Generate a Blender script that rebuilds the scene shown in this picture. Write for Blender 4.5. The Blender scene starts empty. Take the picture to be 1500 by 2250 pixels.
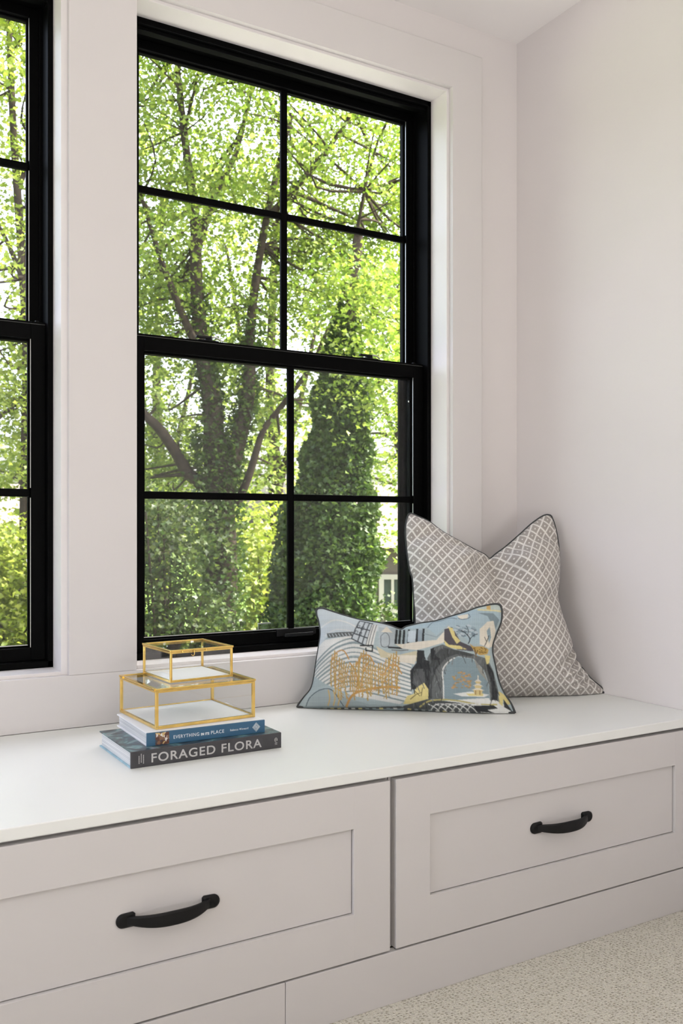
import bpy, bmesh, math, random
import numpy as np
from mathutils import Vector, Matrix, noise

random.seed(7)
rng = np.random.default_rng(11)
SC = bpy.context.scene
COL = SC.collection

# ------------------------------------------------------------------ camera, world, light
FPX, YAW, HV, CAMZ = 1980.17, math.radians(30.4274), 1155.68, 0.95
FW = np.array([math.sin(YAW), math.cos(YAW), 0.0])
RT = np.array([math.cos(YAW), -math.sin(YAW), 0.0])
UP = np.array([0, 0, 1.0])
cam = bpy.data.cameras.new('camera')
camo = bpy.data.objects.new('camera', cam)
COL.objects.link(camo)
cam.sensor_fit = 'VERTICAL'
cam.sensor_height = 36.0
cam.lens = FPX / 2250 * 36.0
cam.shift_y = (HV - 1125.0) / 2250
cam.clip_start, cam.clip_end = 0.02, 500
cam.dof.use_dof = True
cam.dof.focus_distance = 2.15
cam.dof.aperture_fstop = 9.0
camo.location = (0, 0, CAMZ)
camo.rotation_euler = (math.pi / 2, 0, -YAW)
SC.camera = camo

world = bpy.data.worlds.new('sky')
SC.world = world
world.use_nodes = True
wn = world.node_tree
wn.nodes.clear()
wo = wn.nodes.new('ShaderNodeOutputWorld')
wb = wn.nodes.new('ShaderNodeBackground')
ws = wn.nodes.new('ShaderNodeTexSky')
ws.sky_type = 'NISHITA'
ws.sun_disc = False
ws.sun_elevation = math.radians(56)
ws.sun_rotation = math.radians(104)
ws.air_density, ws.dust_density, ws.ozone_density = 0.7, 8.0, 0.4
wb.inputs['Strength'].default_value = 1.5
hs = wn.nodes.new('ShaderNodeHueSaturation')
hs.inputs['Saturation'].default_value = 0.65
wn.links.new(ws.outputs[0], hs.inputs['Color'])
wn.links.new(hs.outputs[0], wb.inputs[0])
wn.links.new(wb.outputs[0], wo.inputs[0])


def lamp(name, kind, energy, color, loc, direction, **kw):
    l = bpy.data.lights.new(name, kind)
    l.energy, l.color = energy, color
    for k, v in kw.items():
        setattr(l, k, v)
    o = bpy.data.objects.new(name, l)
    COL.objects.link(o)
    o.location = loc
    o.rotation_euler = Vector(direction).to_track_quat('-Z', 'Y').to_euler()
    return o


# sun high over the right end of the house: lights the trees from the side, never shines in by these windows
lamp('sun', 'SUN', 20.0, (1.0, 0.96, 0.88), (0, 0, 30), (-0.66, 0.16, -0.73), angle=math.radians(0.6))
# daylight entering by the wide opening in the left wall, and an added fill light behind the camera, aimed up to bounce off the ceiling
lamp('daylight_left', 'AREA', 14, (1.0, 1.0, 1.0), (-2.55, 0.55, 1.35), (1, 0.10, 0.22), shape='RECTANGLE', size=1.6, size_y=1.5)
lamp('ceiling_fill', 'AREA', 66, (1.0, 1.0, 1.0), (0.1, -1.5, 0.5), (0.05, 0.15, 1), shape='RECTANGLE', size=1.2, size_y=1.2)

SC.view_settings.view_transform = 'Standard'
SC.view_settings.look = 'None'
SC.view_settings.gamma = 1.0
SC.view_settings.use_curve_mapping = False
SC.view_settings.exposure = 0.18
SC.cycles.transparent_max_bounces = 16
SC.cycles.use_light_tree = False
SC.cycles.max_bounces = 6
SC.cycles.diffuse_bounces = 4
SC.cycles.glossy_bounces = 2
SC.cycles.caustics_reflective = False
SC.cycles.caustics_refractive = False
SC.cycles.use_adaptive_sampling = True
SC.cycles.adaptive_threshold = 0.07


# ------------------------------------------------------------------ helpers
def px(u, v, c):
    """world point seen at photograph pixel (u, v), c metres in front of the lens"""
    return c * (FW + RT * (u - 750) / FPX + UP * (HV - v) / FPX) + np.array([0, 0, CAMZ])


def srgb(r, g, b):
    return tuple(((c / 255) / 12.92 if c / 255 <= 0.04045 else ((c / 255 + 0.055) / 1.055) ** 2.4) for c in (r, g, b))


def new_mat(name):
    m = bpy.data.materials.new(name)
    m.use_nodes = True
    nt = m.node_tree
    b = nt.nodes['Principled BSDF']
    return m, nt, b


def paint(name, col, rough=0.5, metal=0.0, spec=0.5, var=0.03, scale=6.0, bump=0.0, bscale=120.0):
    m, nt, b = new_mat(name)
    N, L = nt.nodes, nt.links
    tc = N.new('ShaderNodeTexCoord')
    nz = N.new('ShaderNodeTexNoise')
    nz.inputs['Scale'].default_value = scale
    nz.inputs['Detail'].default_value = 1
    L.new(tc.outputs['Object'], nz.inputs['Vector'])
    rp = N.new('ShaderNodeValToRGB')
    rp.color_ramp.elements[0].position, rp.color_ramp.elements[1].position = 0.3, 0.7
    rp.color_ramp.elements[0].color = (*[c * (1 - var) for c in col], 1)
    rp.color_ramp.elements[1].color = (*[min(1, c * (1 + var)) for c in col], 1)
    L.new(nz.outputs['Fac'], rp.inputs['Fac'])
    L.new(rp.outputs['Color'], b.inputs['Base Color'])
    b.inputs['Roughness'].default_value = rough
    b.inputs['Metallic'].default_value = metal
    b.inputs['Specular IOR Level'].default_value = spec
    if bump:
        n2 = N.new('ShaderNodeTexNoise')
        n2.inputs['Scale'].default_value = bscale
        L.new(tc.outputs['Object'], n2.inputs['Vector'])
        bp = N.new('ShaderNodeBump')
        bp.inputs['Strength'].default_value = bump
        bp.inputs['Distance'].default_value = 0.002
        L.new(n2.outputs['Fac'], bp.inputs['Height'])
        L.new(bp.outputs['Normal'], b.inputs['Normal'])
    return m


def glass_mat(name, tint=(1, 1, 1), f0=0.05, f1=0.6):
    m, nt, b = new_mat(name)
    N, L = nt.nodes, nt.links
    N.remove(b)
    out = N['Material Output']
    tr = N.new('ShaderNodeBsdfTransparent')
    tr.inputs[0].default_value = (*tint, 1)
    gl = N.new('ShaderNodeBsdfGlossy')
    gl.inputs['Roughness'].default_value = 0.01
    lw = N.new('ShaderNodeLayerWeight')
    lw.inputs['Blend'].default_value = 0.5
    pw = N.new('ShaderNodeMath'); pw.operation = 'POWER'; pw.inputs[1].default_value = 5.0
    L.new(lw.outputs['Facing'], pw.inputs[0])
    mr = N.new('ShaderNodeMapRange')
    mr.inputs['To Min'].default_value, mr.inputs['To Max'].default_value = f0, f1
    L.new(pw.outputs[0], mr.inputs['Value'])
    mx = N.new('ShaderNodeMixShader')
    L.new(mr.outputs[0], mx.inputs[0])
    L.new(tr.outputs[0], mx.inputs[1])
    L.new(gl.outputs[0], mx.inputs[2])
    L.new(mx.outputs[0], out.inputs['Surface'])
    return m


WPOS = {}


def finish(o, mesh, parent=None):
    """recentre the world-space mesh on its base, link it and parent it"""
    n = len(mesh.vertices)
    co = np.empty(n * 3)
    mesh.vertices.foreach_get('co', co)
    co = co.reshape(-1, 3)
    lo, hi = co.min(0), co.max(0)
    org = np.array([(lo[0] + hi[0]) / 2, (lo[1] + hi[1]) / 2, lo[2]])
    mesh.vertices.foreach_set('co', (co - org).ravel())
    mesh.update()
    COL.objects.link(o)
    o.location = org
    WPOS[o.name] = org
    if parent is not None:
        o.parent = parent
        o.matrix_parent_inverse = Matrix.Translation(-Vector(WPOS[parent.name]))
    return o


def tag(o, label=None, cat=None, group=None, kind=None):
    if label: o['label'] = label
    if cat: o['category'] = cat
    if group: o['group'] = group
    if kind: o['kind'] = kind
    return o


def empty(name, loc):
    o = bpy.data.objects.new(name, None)
    o.empty_display_size = 0.05
    COL.objects.link(o)
    o.location = loc
    WPOS[o.name] = np.array(loc, float)
    return o


def from_bm(name, bm, mat, parent=None, smooth=False):
    me = bpy.data.meshes.new(name)
    bm.to_mesh(me)
    bm.free()
    me.materials.append(mat)
    if smooth:
        me.polygons.foreach_set('use_smooth', [True] * len(me.polygons))
    return finish(bpy.data.objects.new(name, me), me, parent)


def from_arrays(name, V, Fc, mat, parent=None, smooth=False):
    V = np.asarray(V, float)
    Fc = np.asarray(Fc, int)
    me = bpy.data.meshes.new(name)
    nf, k = Fc.shape
    me.vertices.add(len(V))
    me.vertices.foreach_set('co', V.ravel())
    me.loops.add(nf * k)
    me.loops.foreach_set('vertex_index', Fc.ravel())
    me.polygons.add(nf)
    me.polygons.foreach_set('loop_start', np.arange(nf) * k)
    me.polygons.foreach_set('loop_total', np.full(nf, k))
    if smooth:
        me.polygons.foreach_set('use_smooth', np.ones(nf, bool))
    me.update(calc_edges=True)
    me.validate()
    me.materials.append(mat)
    return finish(bpy.data.objects.new(name, me), me, parent)


def bm_box(bm, x0, x1, y0, y1, z0, z1, M=None, bevel=0.0, seg=2):
    t = bmesh.new()
    bmesh.ops.create_cube(t, size=1)
    for v in t.verts:
        v.co = Vector((x0 + (v.co.x + .5) * (x1 - x0), y0 + (v.co.y + .5) * (y1 - y0), z0 + (v.co.z + .5) * (z1 - z0)))
    if bevel:
        bmesh.ops.bevel(t, geom=list(t.edges), offset=bevel, segments=seg, affect='EDGES', profile=0.6)
    if M is not None:
        bmesh.ops.transform(t, matrix=M, verts=t.verts)
    tm = bpy.data.meshes.new('tmp')
    t.to_mesh(tm)
    t.free()
    bm.from_mesh(tm)
    bpy.data.meshes.remove(tm)


def box(name, dims, mat, parent=None, bevel=0.0, M=None, seg=2):
    bm = bmesh.new()
    bm_box(bm, *dims, M=M, bevel=bevel, seg=seg)
    return from_bm(name, bm, mat, parent)


def boxes(name, dl, mat, parent=None, bevel=0.0, M=None):
    bm = bmesh.new()
    for d in dl:
        bm_box(bm, *d, M=M, bevel=bevel)
    return from_bm(name, bm, mat, parent)


def tube_arrays(path, radii, n=8, cap=True):
    P = np.asarray(path, float)
    m = len(P)
    R_ = np.broadcast_to(np.asarray(radii, float), (m,))
    T = np.gradient(P, axis=0)
    T /= np.linalg.norm(T, axis=1)[:, None] + 1e-12
    ref = np.array([0, 0, 1.0]) if abs(T[0][2]) < 0.9 else np.array([1.0, 0, 0])
    a = np.arange(n) * 2 * math.pi / n
    V = []
    side = np.cross(T[0], ref); side /= np.linalg.norm(side)
    for i in range(m):
        side = side - T[i] * (side @ T[i]); side /= np.linalg.norm(side) + 1e-12
        up = np.cross(side, T[i])
        V.append(P[i] + R_[i] * (np.cos(a)[:, None] * side + np.sin(a)[:, None] * up))
    V = np.concatenate(V)
    Fs = []
    for i in range(m - 1):
        for j in range(n):
            k = (j + 1) % n
            Fs.append((i * n + j, i * n + k, (i + 1) * n + k, (i + 1) * n + j))
    return V, np.array(Fs)


def tubes(name, specs, mat, parent=None, n=8):
    Vs, Fs, o = [], [], 0
    for path, rad in specs:
        V, Fc = tube_arrays(path, rad, n)
        Vs.append(V); Fs.append(Fc + o); o += len(V)
    return from_arrays(name, np.concatenate(Vs), np.concatenate(Fs), mat, parent, smooth=True)


def smooth_path(pts, n=24):
    P = np.asarray(pts, float)
    m = len(P)
    t = np.linspace(0, m - 1, n)
    out = []
    for q in t:
        i = min(int(q), m - 2); f = q - i
        p0, p1, p2, p3 = P[max(i - 1, 0)], P[i], P[i + 1], P[min(i + 2, m - 1)]
        out.append(0.5 * (2 * p1 + (p2 - p0) * f + (2 * p0 - 5 * p1 + 4 * p2 - p3) * f * f + (3 * p1 - p0 - 3 * p2 + p3) * f ** 3))
    return np.array(out)


def text_mesh(name, body, size, origin, right, up, mat, parent, width=None, depth=0.0002, bold=0.0, align='LEFT'):
    cu = bpy.data.curves.new('tmp_text', 'FONT')
    cu.body, cu.size, cu.extrude, cu.offset, cu.align_x = body, size, depth, bold, 'LEFT'
    cu.space_character = 1.12
    to = bpy.data.objects.new('tmp_text', cu)
    COL.objects.link(to)
    dg = bpy.context.evaluated_depsgraph_get()
    me = bpy.data.meshes.new_from_object(to.evaluated_get(dg))
    bpy.data.objects.remove(to)
    bpy.data.curves.remove(cu)
    me.name = name
    n = len(me.vertices)
    co = np.empty(n * 3); me.vertices.foreach_get('co', co); co = co.reshape(-1, 3)
    sx = 1.0
    if width:
        sx = width / (co[:, 0].max() - co[:, 0].min())
    co[:, 0] = (co[:, 0] - co[:, 0].min()) * sx
    right, up, origin = (np.asarray(q, float) for q in (right, up, origin))
    nrm = np.cross(right, up)
    W = origin + co[:, :1] * right + co[:, 1:2] * up + co[:, 2:3] * nrm
    me.vertices.foreach_set('co', W.ravel())
    me.materials.clear(); me.materials.append(mat)
    return finish(bpy.data.objects.new(name, me), me, parent)


# ------------------------------------------------------------------ materials
WALLC = srgb(225, 219, 217)
M_wall = paint('wall_paint', WALLC, 0.85, spec=0.2, var=0.006)
M_ceil = paint('ceiling_paint', srgb(246, 242, 240), 0.9, spec=0.1, var=0.005)
M_trim = paint('trim_enamel', srgb(226, 221, 219), 0.42, spec=0.4, var=0.006)
M_casing = paint('casing_enamel', srgb(212, 207, 205), 0.45, spec=0.3, var=0.006)
M_cab = paint('cabinet_enamel', srgb(205, 201, 199), 0.45, spec=0.35, var=0.008)
M_top = paint('bench_top_enamel', srgb(229, 230, 226), 0.38, spec=0.45, var=0.006)
M_black = paint('black_window_enamel', srgb(6, 6, 6), 0.5, spec=0.04, var=0.05)
M_iron = paint('matte_black_iron', srgb(13, 13, 13), 0.5, spec=0.25, var=0.1, bump=0.15, bscale=200)
M_glass = glass_mat('window_glass', (0.985, 0.99, 0.985), 0.02, 0.9)
M_boxglass = glass_mat('box_glass', (0.99, 0.995, 0.99), 0.03, 0.9)
M_brass = paint('brass', srgb(236, 200, 116), 0.20, metal=1.0, var=0.12, scale=40)
M_white = paint('white_board', srgb(240, 240, 240), 0.6, var=0.005)
M_glint = paint('rail_glint_grey', srgb(84, 84, 82), 0.4, var=0.05)  # grey that paints the bevel highlight on the meeting rail
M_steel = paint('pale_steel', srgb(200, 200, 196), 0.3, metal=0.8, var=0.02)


def carpet_mat():
    m, nt, b = new_mat('carpet_loop')
    N, L = nt.nodes, nt.links
    tc = N.new('ShaderNodeTexCoord')
    mp = N.new('ShaderNodeMapping')
    mp.inputs['Scale'].default_value = (1, 1.35, 1)
    L.new(tc.outputs['Object'], mp.inputs['Vector'])
    v1 = N.new('ShaderNodeTexVoronoi'); v1.inputs['Scale'].default_value = 260; v1.inputs['Randomness'].default_value = 0.8
    v2 = N.new('ShaderNodeTexVoronoi'); v2.inputs['Scale'].default_value = 105; v2.inputs['Randomness'].default_value = 0.55
    for v in (v1, v2): L.new(mp.outputs[0], v.inputs['Vector'])
    pit = N.new('ShaderNodeValToRGB')
    pit.color_ramp.elements[0].position, pit.color_ramp.elements[1].position = 0.16, 0.34
    L.new(v2.outputs['Distance'], pit.inputs['Fac'])
    loopr = N.new('ShaderNodeMapRange')
    loopr.inputs['From Max'].default_value = 0.7
    loopr.inputs['To Min'].default_value, loopr.inputs['To Max'].default_value = 1.0, 0.35
    L.new(v1.outputs['Distance'], loopr.inputs['Value'])
    mul = N.new('ShaderNodeMath'); mul.operation = 'MULTIPLY'
    L.new(pit.outputs['Color'], mul.inputs[0]); L.new(loopr.outputs[0], mul.inputs[1])
    rp = N.new('ShaderNodeValToRGB')
    rp.color_ramp.elements[0].color = (*srgb(176, 169, 152), 1)
    rp.color_ramp.elements[1].color = (*srgb(226, 221, 208), 1)
    rp.color_ramp.elements[1].position = 0.55
    L.new(mul.outputs[0], rp.inputs['Fac'])
    L.new(rp.outputs['Color'], b.inputs['Base Color'])
    b.inputs['Roughness'].default_value = 0.95
    b.inputs['Specular IOR Level'].default_value = 0.1
    bp = N.new('ShaderNodeBump'); bp.inputs['Strength'].default_value = 0.9; bp.inputs['Distance'].default_value = 0.004
    L.new(mul.outputs[0], bp.inputs['Height']); L.new(bp.outputs['Normal'], b.inputs['Normal'])
    return m


M_carpet = carpet_mat()


def screen_mat():
    m, nt, b = new_mat('insect_screen')
    N, L = nt.nodes, nt.links
    b.inputs['Base Color'].default_value = (*srgb(120, 120, 116), 1)
    b.inputs['Roughness'].default_value = 0.7
    tr = N.new('ShaderNodeBsdfTransparent')
    mx = N.new('ShaderNodeMixShader'); mx.inputs[0].default_value = 0.09
    L.new(tr.outputs[0], mx.inputs[1]); L.new(b.outputs[0], mx.inputs[2])
    L.new(mx.outputs[0], N['Material Output'].inputs['Surface'])
    return m


M_screen = screen_mat()

# ------------------------------------------------------------------ room shell
WX, WY, CEIL = 1.9415, 2.20, 2.490          # right wall, window wall, ceiling
XL, YB = -2.60, -3.10
CF = 2.152                                   # face of the casing
OX0, OX1, OZ0, OZ1 = 0.6827, 1.6493, 0.598, 2.2622    # casing opening of the right-hand window
DX = -1.128                                  # left-hand window
tag(box('floor', (XL - .15, WX + .15, YB - .15, WY + .22, -0.08, 0.0), M_carpet), kind='structure')
tag(box('ceiling', (XL - .15, WX + .15, YB - .15, WY + .22, CEIL, CEIL + .1), M_ceil), kind='structure')
tag(box('wall_right', (WX, WX + .15, YB - .15, WY + .22, 0, CEIL), M_wall), kind='structure')
# the left wall has a wide opening where the room's other daylight comes from
tag(boxes('wall_left', [(XL - .15, XL, YB - .15, -0.35, 0, CEIL), (XL - .15, XL, 1.45, WY + .22, 0, CEIL),
                        (XL - .15, XL, -0.35, 1.45, 0, 0.5), (XL - .15, XL, -0.35, 1.45, 2.2, CEIL)], M_wall), kind='structure')
tag(box('wall_back', (XL, WX, YB - .15, YB, 0, CEIL), M_wall), kind='structure')
wl0, wl1 = OX0 + DX - .012, OX1 + DX + .012
wr0, wr1 = OX0 - .012, OX1 + .012
tag(boxes('wall_window', [(XL, wl0, WY, WY + .22, 0, CEIL), (wl1, wr0, WY, WY + .22, 0, CEIL), (wr1, WX, WY, WY + .22, 0, CEIL),
                          (wl0, wl1, WY, WY + .22, 0, OZ0 - .012), (wr0, wr1, WY, WY + .22, 0, OZ0 - .012),
                          (wl0, wl1, WY, WY + .22, OZ1 + .012, CEIL), (wr0, wr1, WY, WY + .22, OZ1 + .012, CEIL)], M_wall), kind='structure')

# casing boards round the two windows
ctop = 2.3809
BT = 0.4737                                  # bench top
trim = tag(empty('trim_1', ((OX0 + OX1) / 2 + DX / 2, CF, BT)), kind='structure')
bv = 0.0035
cx_r = 1.7645
cx_l = OX0 + DX - (cx_r - OX1)
bm = bmesh.new()
zb = OZ0 + .0005
out_ = [(cx_l, zb), (OX0 + DX, zb), (OX0 + DX, OZ1), (OX1 + DX, OZ1), (OX1 + DX, zb), (OX0, zb), (OX0, OZ1), (OX1, OZ1), (OX1, zb), (cx_r, zb), (cx_r, ctop), (cx_l, ctop)]
fv = [bm.verts.new((q[0], CF, q[1])) for q in out_]
fv2 = [bm.verts.new((q[0], WY, q[1])) for q in out_]
bm.faces.new(fv); bm.faces.new(fv2[::-1])
for k in range(12):
    bm.faces.new((fv[k], fv2[k], fv2[(k + 1) % 12], fv[(k + 1) % 12]))
bm.edges.ensure_lookup_table()
soft = [e for e in bm.edges if e.verts[0] in fv and e.verts[1] in fv and {fv.index(e.verts[0]), fv.index(e.verts[1])} in ({9, 10}, {10, 11}, {11, 0})]
hard = [e for e in bm.edges if e.verts[0] in fv and e.verts[1] in fv and e not in soft]
bmesh.ops.bevel(bm, geom=soft, offset=.007, segments=4, affect='EDGES', profile=.5)
bmesh.ops.recalc_face_normals(bm, faces=bm.faces)
from_bm('casing_frame', bm, M_casing, trim)
box('casing_board', (cx_l, cx_r, CF, WY, BT, OZ0), M_casing, trim, .0015)


# ------------------------------------------------------------------ windows
def build_window(name, dx, jdx):
    """black double-hung unit in a white jamb; dx shifts the casing opening, jdx the unit"""
    root = tag(empty(name, (1.166 + jdx, 2.25, 0.606)), kind='structure')
    J0, J1, JB, JT = 0.6907 + jdx, 1.641 + jdx, 0.606, 2.254
    X0, X1 = OX0 + dx, OX1 + dx
    yj0, yj1 = CF + .019, 2.42
    # white jamb liners (start 19 mm behind the casing face, leaving the thin step)
    box('jamb', (J1, X1 + .012, yj0, yj1, OZ0 - .012, OZ1 + .012), M_trim, root, .001)
    box('jamb', (X0 - .012, J0, yj0, yj1, OZ0 - .012, OZ1 + .012), M_trim, root, .001)
    box('head_jamb', (J0, J1, yj0, yj1, JT, OZ1 + .012), M_trim, root, .001)
    box('sill', (J0, J1, yj0, yj1, OZ0 - .012, JB), M_trim, root, .001)
    # narrow stop bead the black unit sits against
    yf = 2.250
    fr = boxes('frame', [(J0, J0 + .013, yf, 2.40, JB, JT), (J1 - .013, J1, yf, 2.40, JB, JT),
                         (J0, J1, yf, 2.40, JT - .016, JT), (J0, J1, yf, 2.40, JB, JB + .016),
                         (J0 + .013, J0 + .020, 2.314, 2.322, JB, JT), (J1 - .020, J1 - .013, 2.314, 2.322, JB, JT),
                         (J0, J1, 2.262, 2.285, JT - .026, JT - .016)], M_black, root, .0012)

    def sash(nm, yface, yback, gx0, gx1, gz0, gz1, o0, o1, oz0, oz1, mh, mv):
        s = boxes(nm, [(o0, gx0, yface, yback, oz0, oz1), (gx1, o1, yface, yback, oz0, oz1),
                       (gx0, gx1, yface, yback, oz0, gz0), (gx0, gx1, yface, yback, gz1, oz1)], M_black, root, .0015)
        # sloped glazing beads against the panes
        yg = yback - .016
        bead = []
        for (a, b, c, d) in ((gx0, gx0 + .006, gz0, gz1), (gx1 - .006, gx1, gz0, gz1), (gx0, gx1, gz0, gz0 + .006), (gx0, gx1, gz1 - .006, gz1)):
            bead.append((a, b, yg - .010, yg, c, d))
        boxes('glazing_bead', bead, M_black, s, .002)
        box('muntin', (mv - .0102, mv + .0102, yg - .012, yg - .0005, gz0, gz1), M_black, s, .003)
        box('muntin', (gx0, mv - .0102, yg - .012, yg - .0005, mh - .0098, mh + .0098), M_black, s, .003)
        box('muntin', (mv + .0102, gx1, yg - .012, yg - .0005, mh - .0098, mh + .0098), M_black, s, .003)
        boxes('glass_edge_glint', [(gx1 - .0016, gx1 - .0002, yface + .003, yface + .0055, gz0, mh - .012), (gx1 - .0016, gx1 - .0002, yface + .003, yface + .0055, mh + .012, gz1)], M_steel, s)  # pale strips paint in the highlight lines along the glass edges
        box('glass_edge_glint', (gx0, gx1 - .006, yg - .0115, yg - .0100, gz0 + .0045, gz0 + .0062), M_steel, s)
        for (a, b) in ((gx0, mv), (mv, gx1)):
            for (c, d) in ((gz0, mh), (mh, gz1)):
                box('pane', (a, b, yg, yg + .004, c, d), M_glass, s)
        return s

    g0, g1 = .7427 + jdx, 1.594 + jdx
    ls = sash('lower_sash', 2.275, 2.313, g0, g1, .654, 1.406, J0 + .0135, J1 - .0135, .6225, 1.449, 1.031, 1.176 + jdx)
    us = sash('upper_sash', 2.323, 2.361, g0, g1 + .006, 1.45, 2.213, J0 + .0135, J1 - .0135, 1.41, 2.238, 1.846, 1.1785 + jdx)
    # sash locks on the meeting rail
    for lx in (0.925, 1.440):
        bm = bmesh.new()
        cxl = lx + jdx
        bm_box(bm, cxl - .030, cxl + .030, 2.283, 2.306, 1.4488, 1.4530, bevel=.0015)
        bmesh.ops.create_cone(bm, cap_ends=True, segments=20, radius1=.0115, radius2=.010, depth=.010,
                              matrix=Matrix.Translation((cxl + .004, 2.294, 1.4575)))
        bm_box(bm, cxl - .036, cxl + .006, 2.279, 2.289, 1.4560, 1.4625, bevel=.002)
        from_bm('sash_lock', bm, M_iron, ls)
        tubes('lock_cam', [(smooth_path([(cxl + .010, 2.286, 1.463), (cxl + .024, 2.284, 1.461), (cxl + .036, 2.287, 1.4545)], 8), .0022)], M_steel, ls)
    box('rail_glint', (J0 + .014, J1 - .014, 2.2742, 2.2752, 1.4425, 1.4434), M_glint, ls)  # thin grey strip painted in as the highlight on the rail's bevel
    # finger lift on the bottom rail
    lx = 1.185 + jdx
    bm = bmesh.new()
    bm_box(bm, lx - .062, lx + .062, 2.267, 2.2755, .640, .660, bevel=.002)
    bm_box(bm, lx - .045, lx + .045, 2.253, 2.269, .6395, .6445, bevel=.002)
    bm_box(bm, lx - .045, lx + .045, 2.251, 2.256, .6395, .649, bevel=.0018)
    from_bm('sash_lift', bm, M_iron, ls)
    # little steel screws of the stop, and the insect screen outside the lower half
    for sz in (1.335, .865):
        bm = bmesh.new()
        bmesh.ops.create_cone(bm, cap_ends=True, segments=14, radius1=.0042, radius2=.0035, depth=.003,
                              matrix=Matrix.Translation((g1 - .004, 2.2935, sz)) @ Matrix.Rotation(math.pi / 2, 4, 'X'))
        from_bm('screw', bm, M_steel, ls)
    box('latch_post', (J1 - .032, J1 - .022, 2.300, 2.312, 1.4485, 1.4585), M_iron, ls, .003)
    sc = boxes('screen_frame', [(J0 + .014, J0 + .030, 2.380, 2.390, .625, 1.43), (J1 - .030, J1 - .014, 2.380, 2.390, .625, 1.43),
                                (J0 + .014, J1 - .014, 2.380, 2.390, .623, .640), (J0 + .014, J1 - .014, 2.380, 2.390, 1.42, 1.436)], M_black, root, .001)
    box('screen_mesh', (J0 + .029, J1 - .029, 2.3846, 2.3854, .639, 1.421), M_screen, sc)
    boxes('pale_outline', [(lx - .070, lx - .028, 2.3760, 2.3795, .664, .668), (lx - .070, lx - .066, 2.3760, 2.3795, .645, .666)], M_steel, sc, .001)  # small pale L-shaped outline beside the lift, outside the glass
    return root


build_window('window_1', DX, -1.134)
build_window('window_2', 0.0, 0.0)

# ------------------------------------------------------------------ window bench
FY = 1.4934
tag(box('worktop', (XL, WX - .001, FY - .003, 2.1515, .4525, BT), M_top, None, .0022),
    'long white painted bench top running under both windows', 'bench top')
bb = tag(empty('baseboard_front', (0.757, FY, 0)), kind='structure')
box('board', (XL, 0.7562, FY, FY + .018, 0, .1030), M_cab, bb, .0012)
box('board', (0.7574, WX - .001, FY, FY + .018, 0, .1030), M_cab, bb, .0012)


def pull_mesh(cx, yb, cz, parent):
    """arched flat bar on two rounded feet"""
    bm = bmesh.new()
    for s in (-1, 1):
        # stadium shaped foot, its outer end round and inner end squarer
        prof = []
        for k in range(13):
            a = -math.pi / 2 + math.pi * k / 12
            prof.append((s * (.0815 + .0120 * math.cos(a)), .0120 * math.sin(a)))
        prof += [(s * .0640, .0125), (s * .0605, .0095), (s * .0605, -.0095), (s * .0640, -.0120)]
        lo = [bm.verts.new((cx + q[0], yb, cz + q[1])) for q in prof]
        mid = [bm.verts.new((cx + q[0], yb - .0035, cz + q[1])) for q in prof]
        hi = [bm.verts.new((cx + s * .0755 + (q[0] - s * .0755) * .78, yb - .0062, cz + q[1] * .78)) for q in prof]
        n = len(prof)
        for a, b in ((lo, mid), (mid, hi)):
            for i in range(n):
                bm.faces.new((a[i], a[(i + 1) % n], b[(i + 1) % n], b[i]))
        bm.faces.new(hi)
        bm.faces.new(lo[::-1])
    # the bar
    rows = []
    m = 29
    for i in range(m):
        t = -1 + 2 * i / (m - 1)
        x = .0735 * t
        out = .003 + .0275 * (1 - abs(t) ** 2.6)
        hh = .0066 + .0054 * (1 - abs(t) ** 2)
        th = .0028 + .0012 * abs(t)
        zc = -.0010 * (1 - t * t)
        # normal of the curve in the x/out plane
        d = -.0275 * 2.6 * abs(t) ** 1.6 * (1 if t > 0 else -1) / .0735
        nx, ny = -d / math.hypot(d, 1), 1 / math.hypot(d, 1)
        row = []
        for (p, q) in ((-1, -.75), (-1, .75), (-.6, 1), (.6, 1), (1, .75), (1, -.75), (.6, -1), (-.6, -1)):
            row.append(bm.verts.new((cx + x + nx * p * th, yb - out - ny * p * th, cz + zc + q * hh)))
        rows.append(row)
    for a, b in zip(rows[:-1], rows[1:]):
        for i in range(8):
            bm.faces.new((a[i], a[(i + 1) % 8], b[(i + 1) % 8], b[i]))
    bm.faces.new(rows[0][::-1]); bm.faces.new(rows[-1])
    bmesh.ops.recalc_face_normals(bm, faces=bm.faces)
    return from_bm('handle', bm, M_iron, parent, smooth=False)


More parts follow.
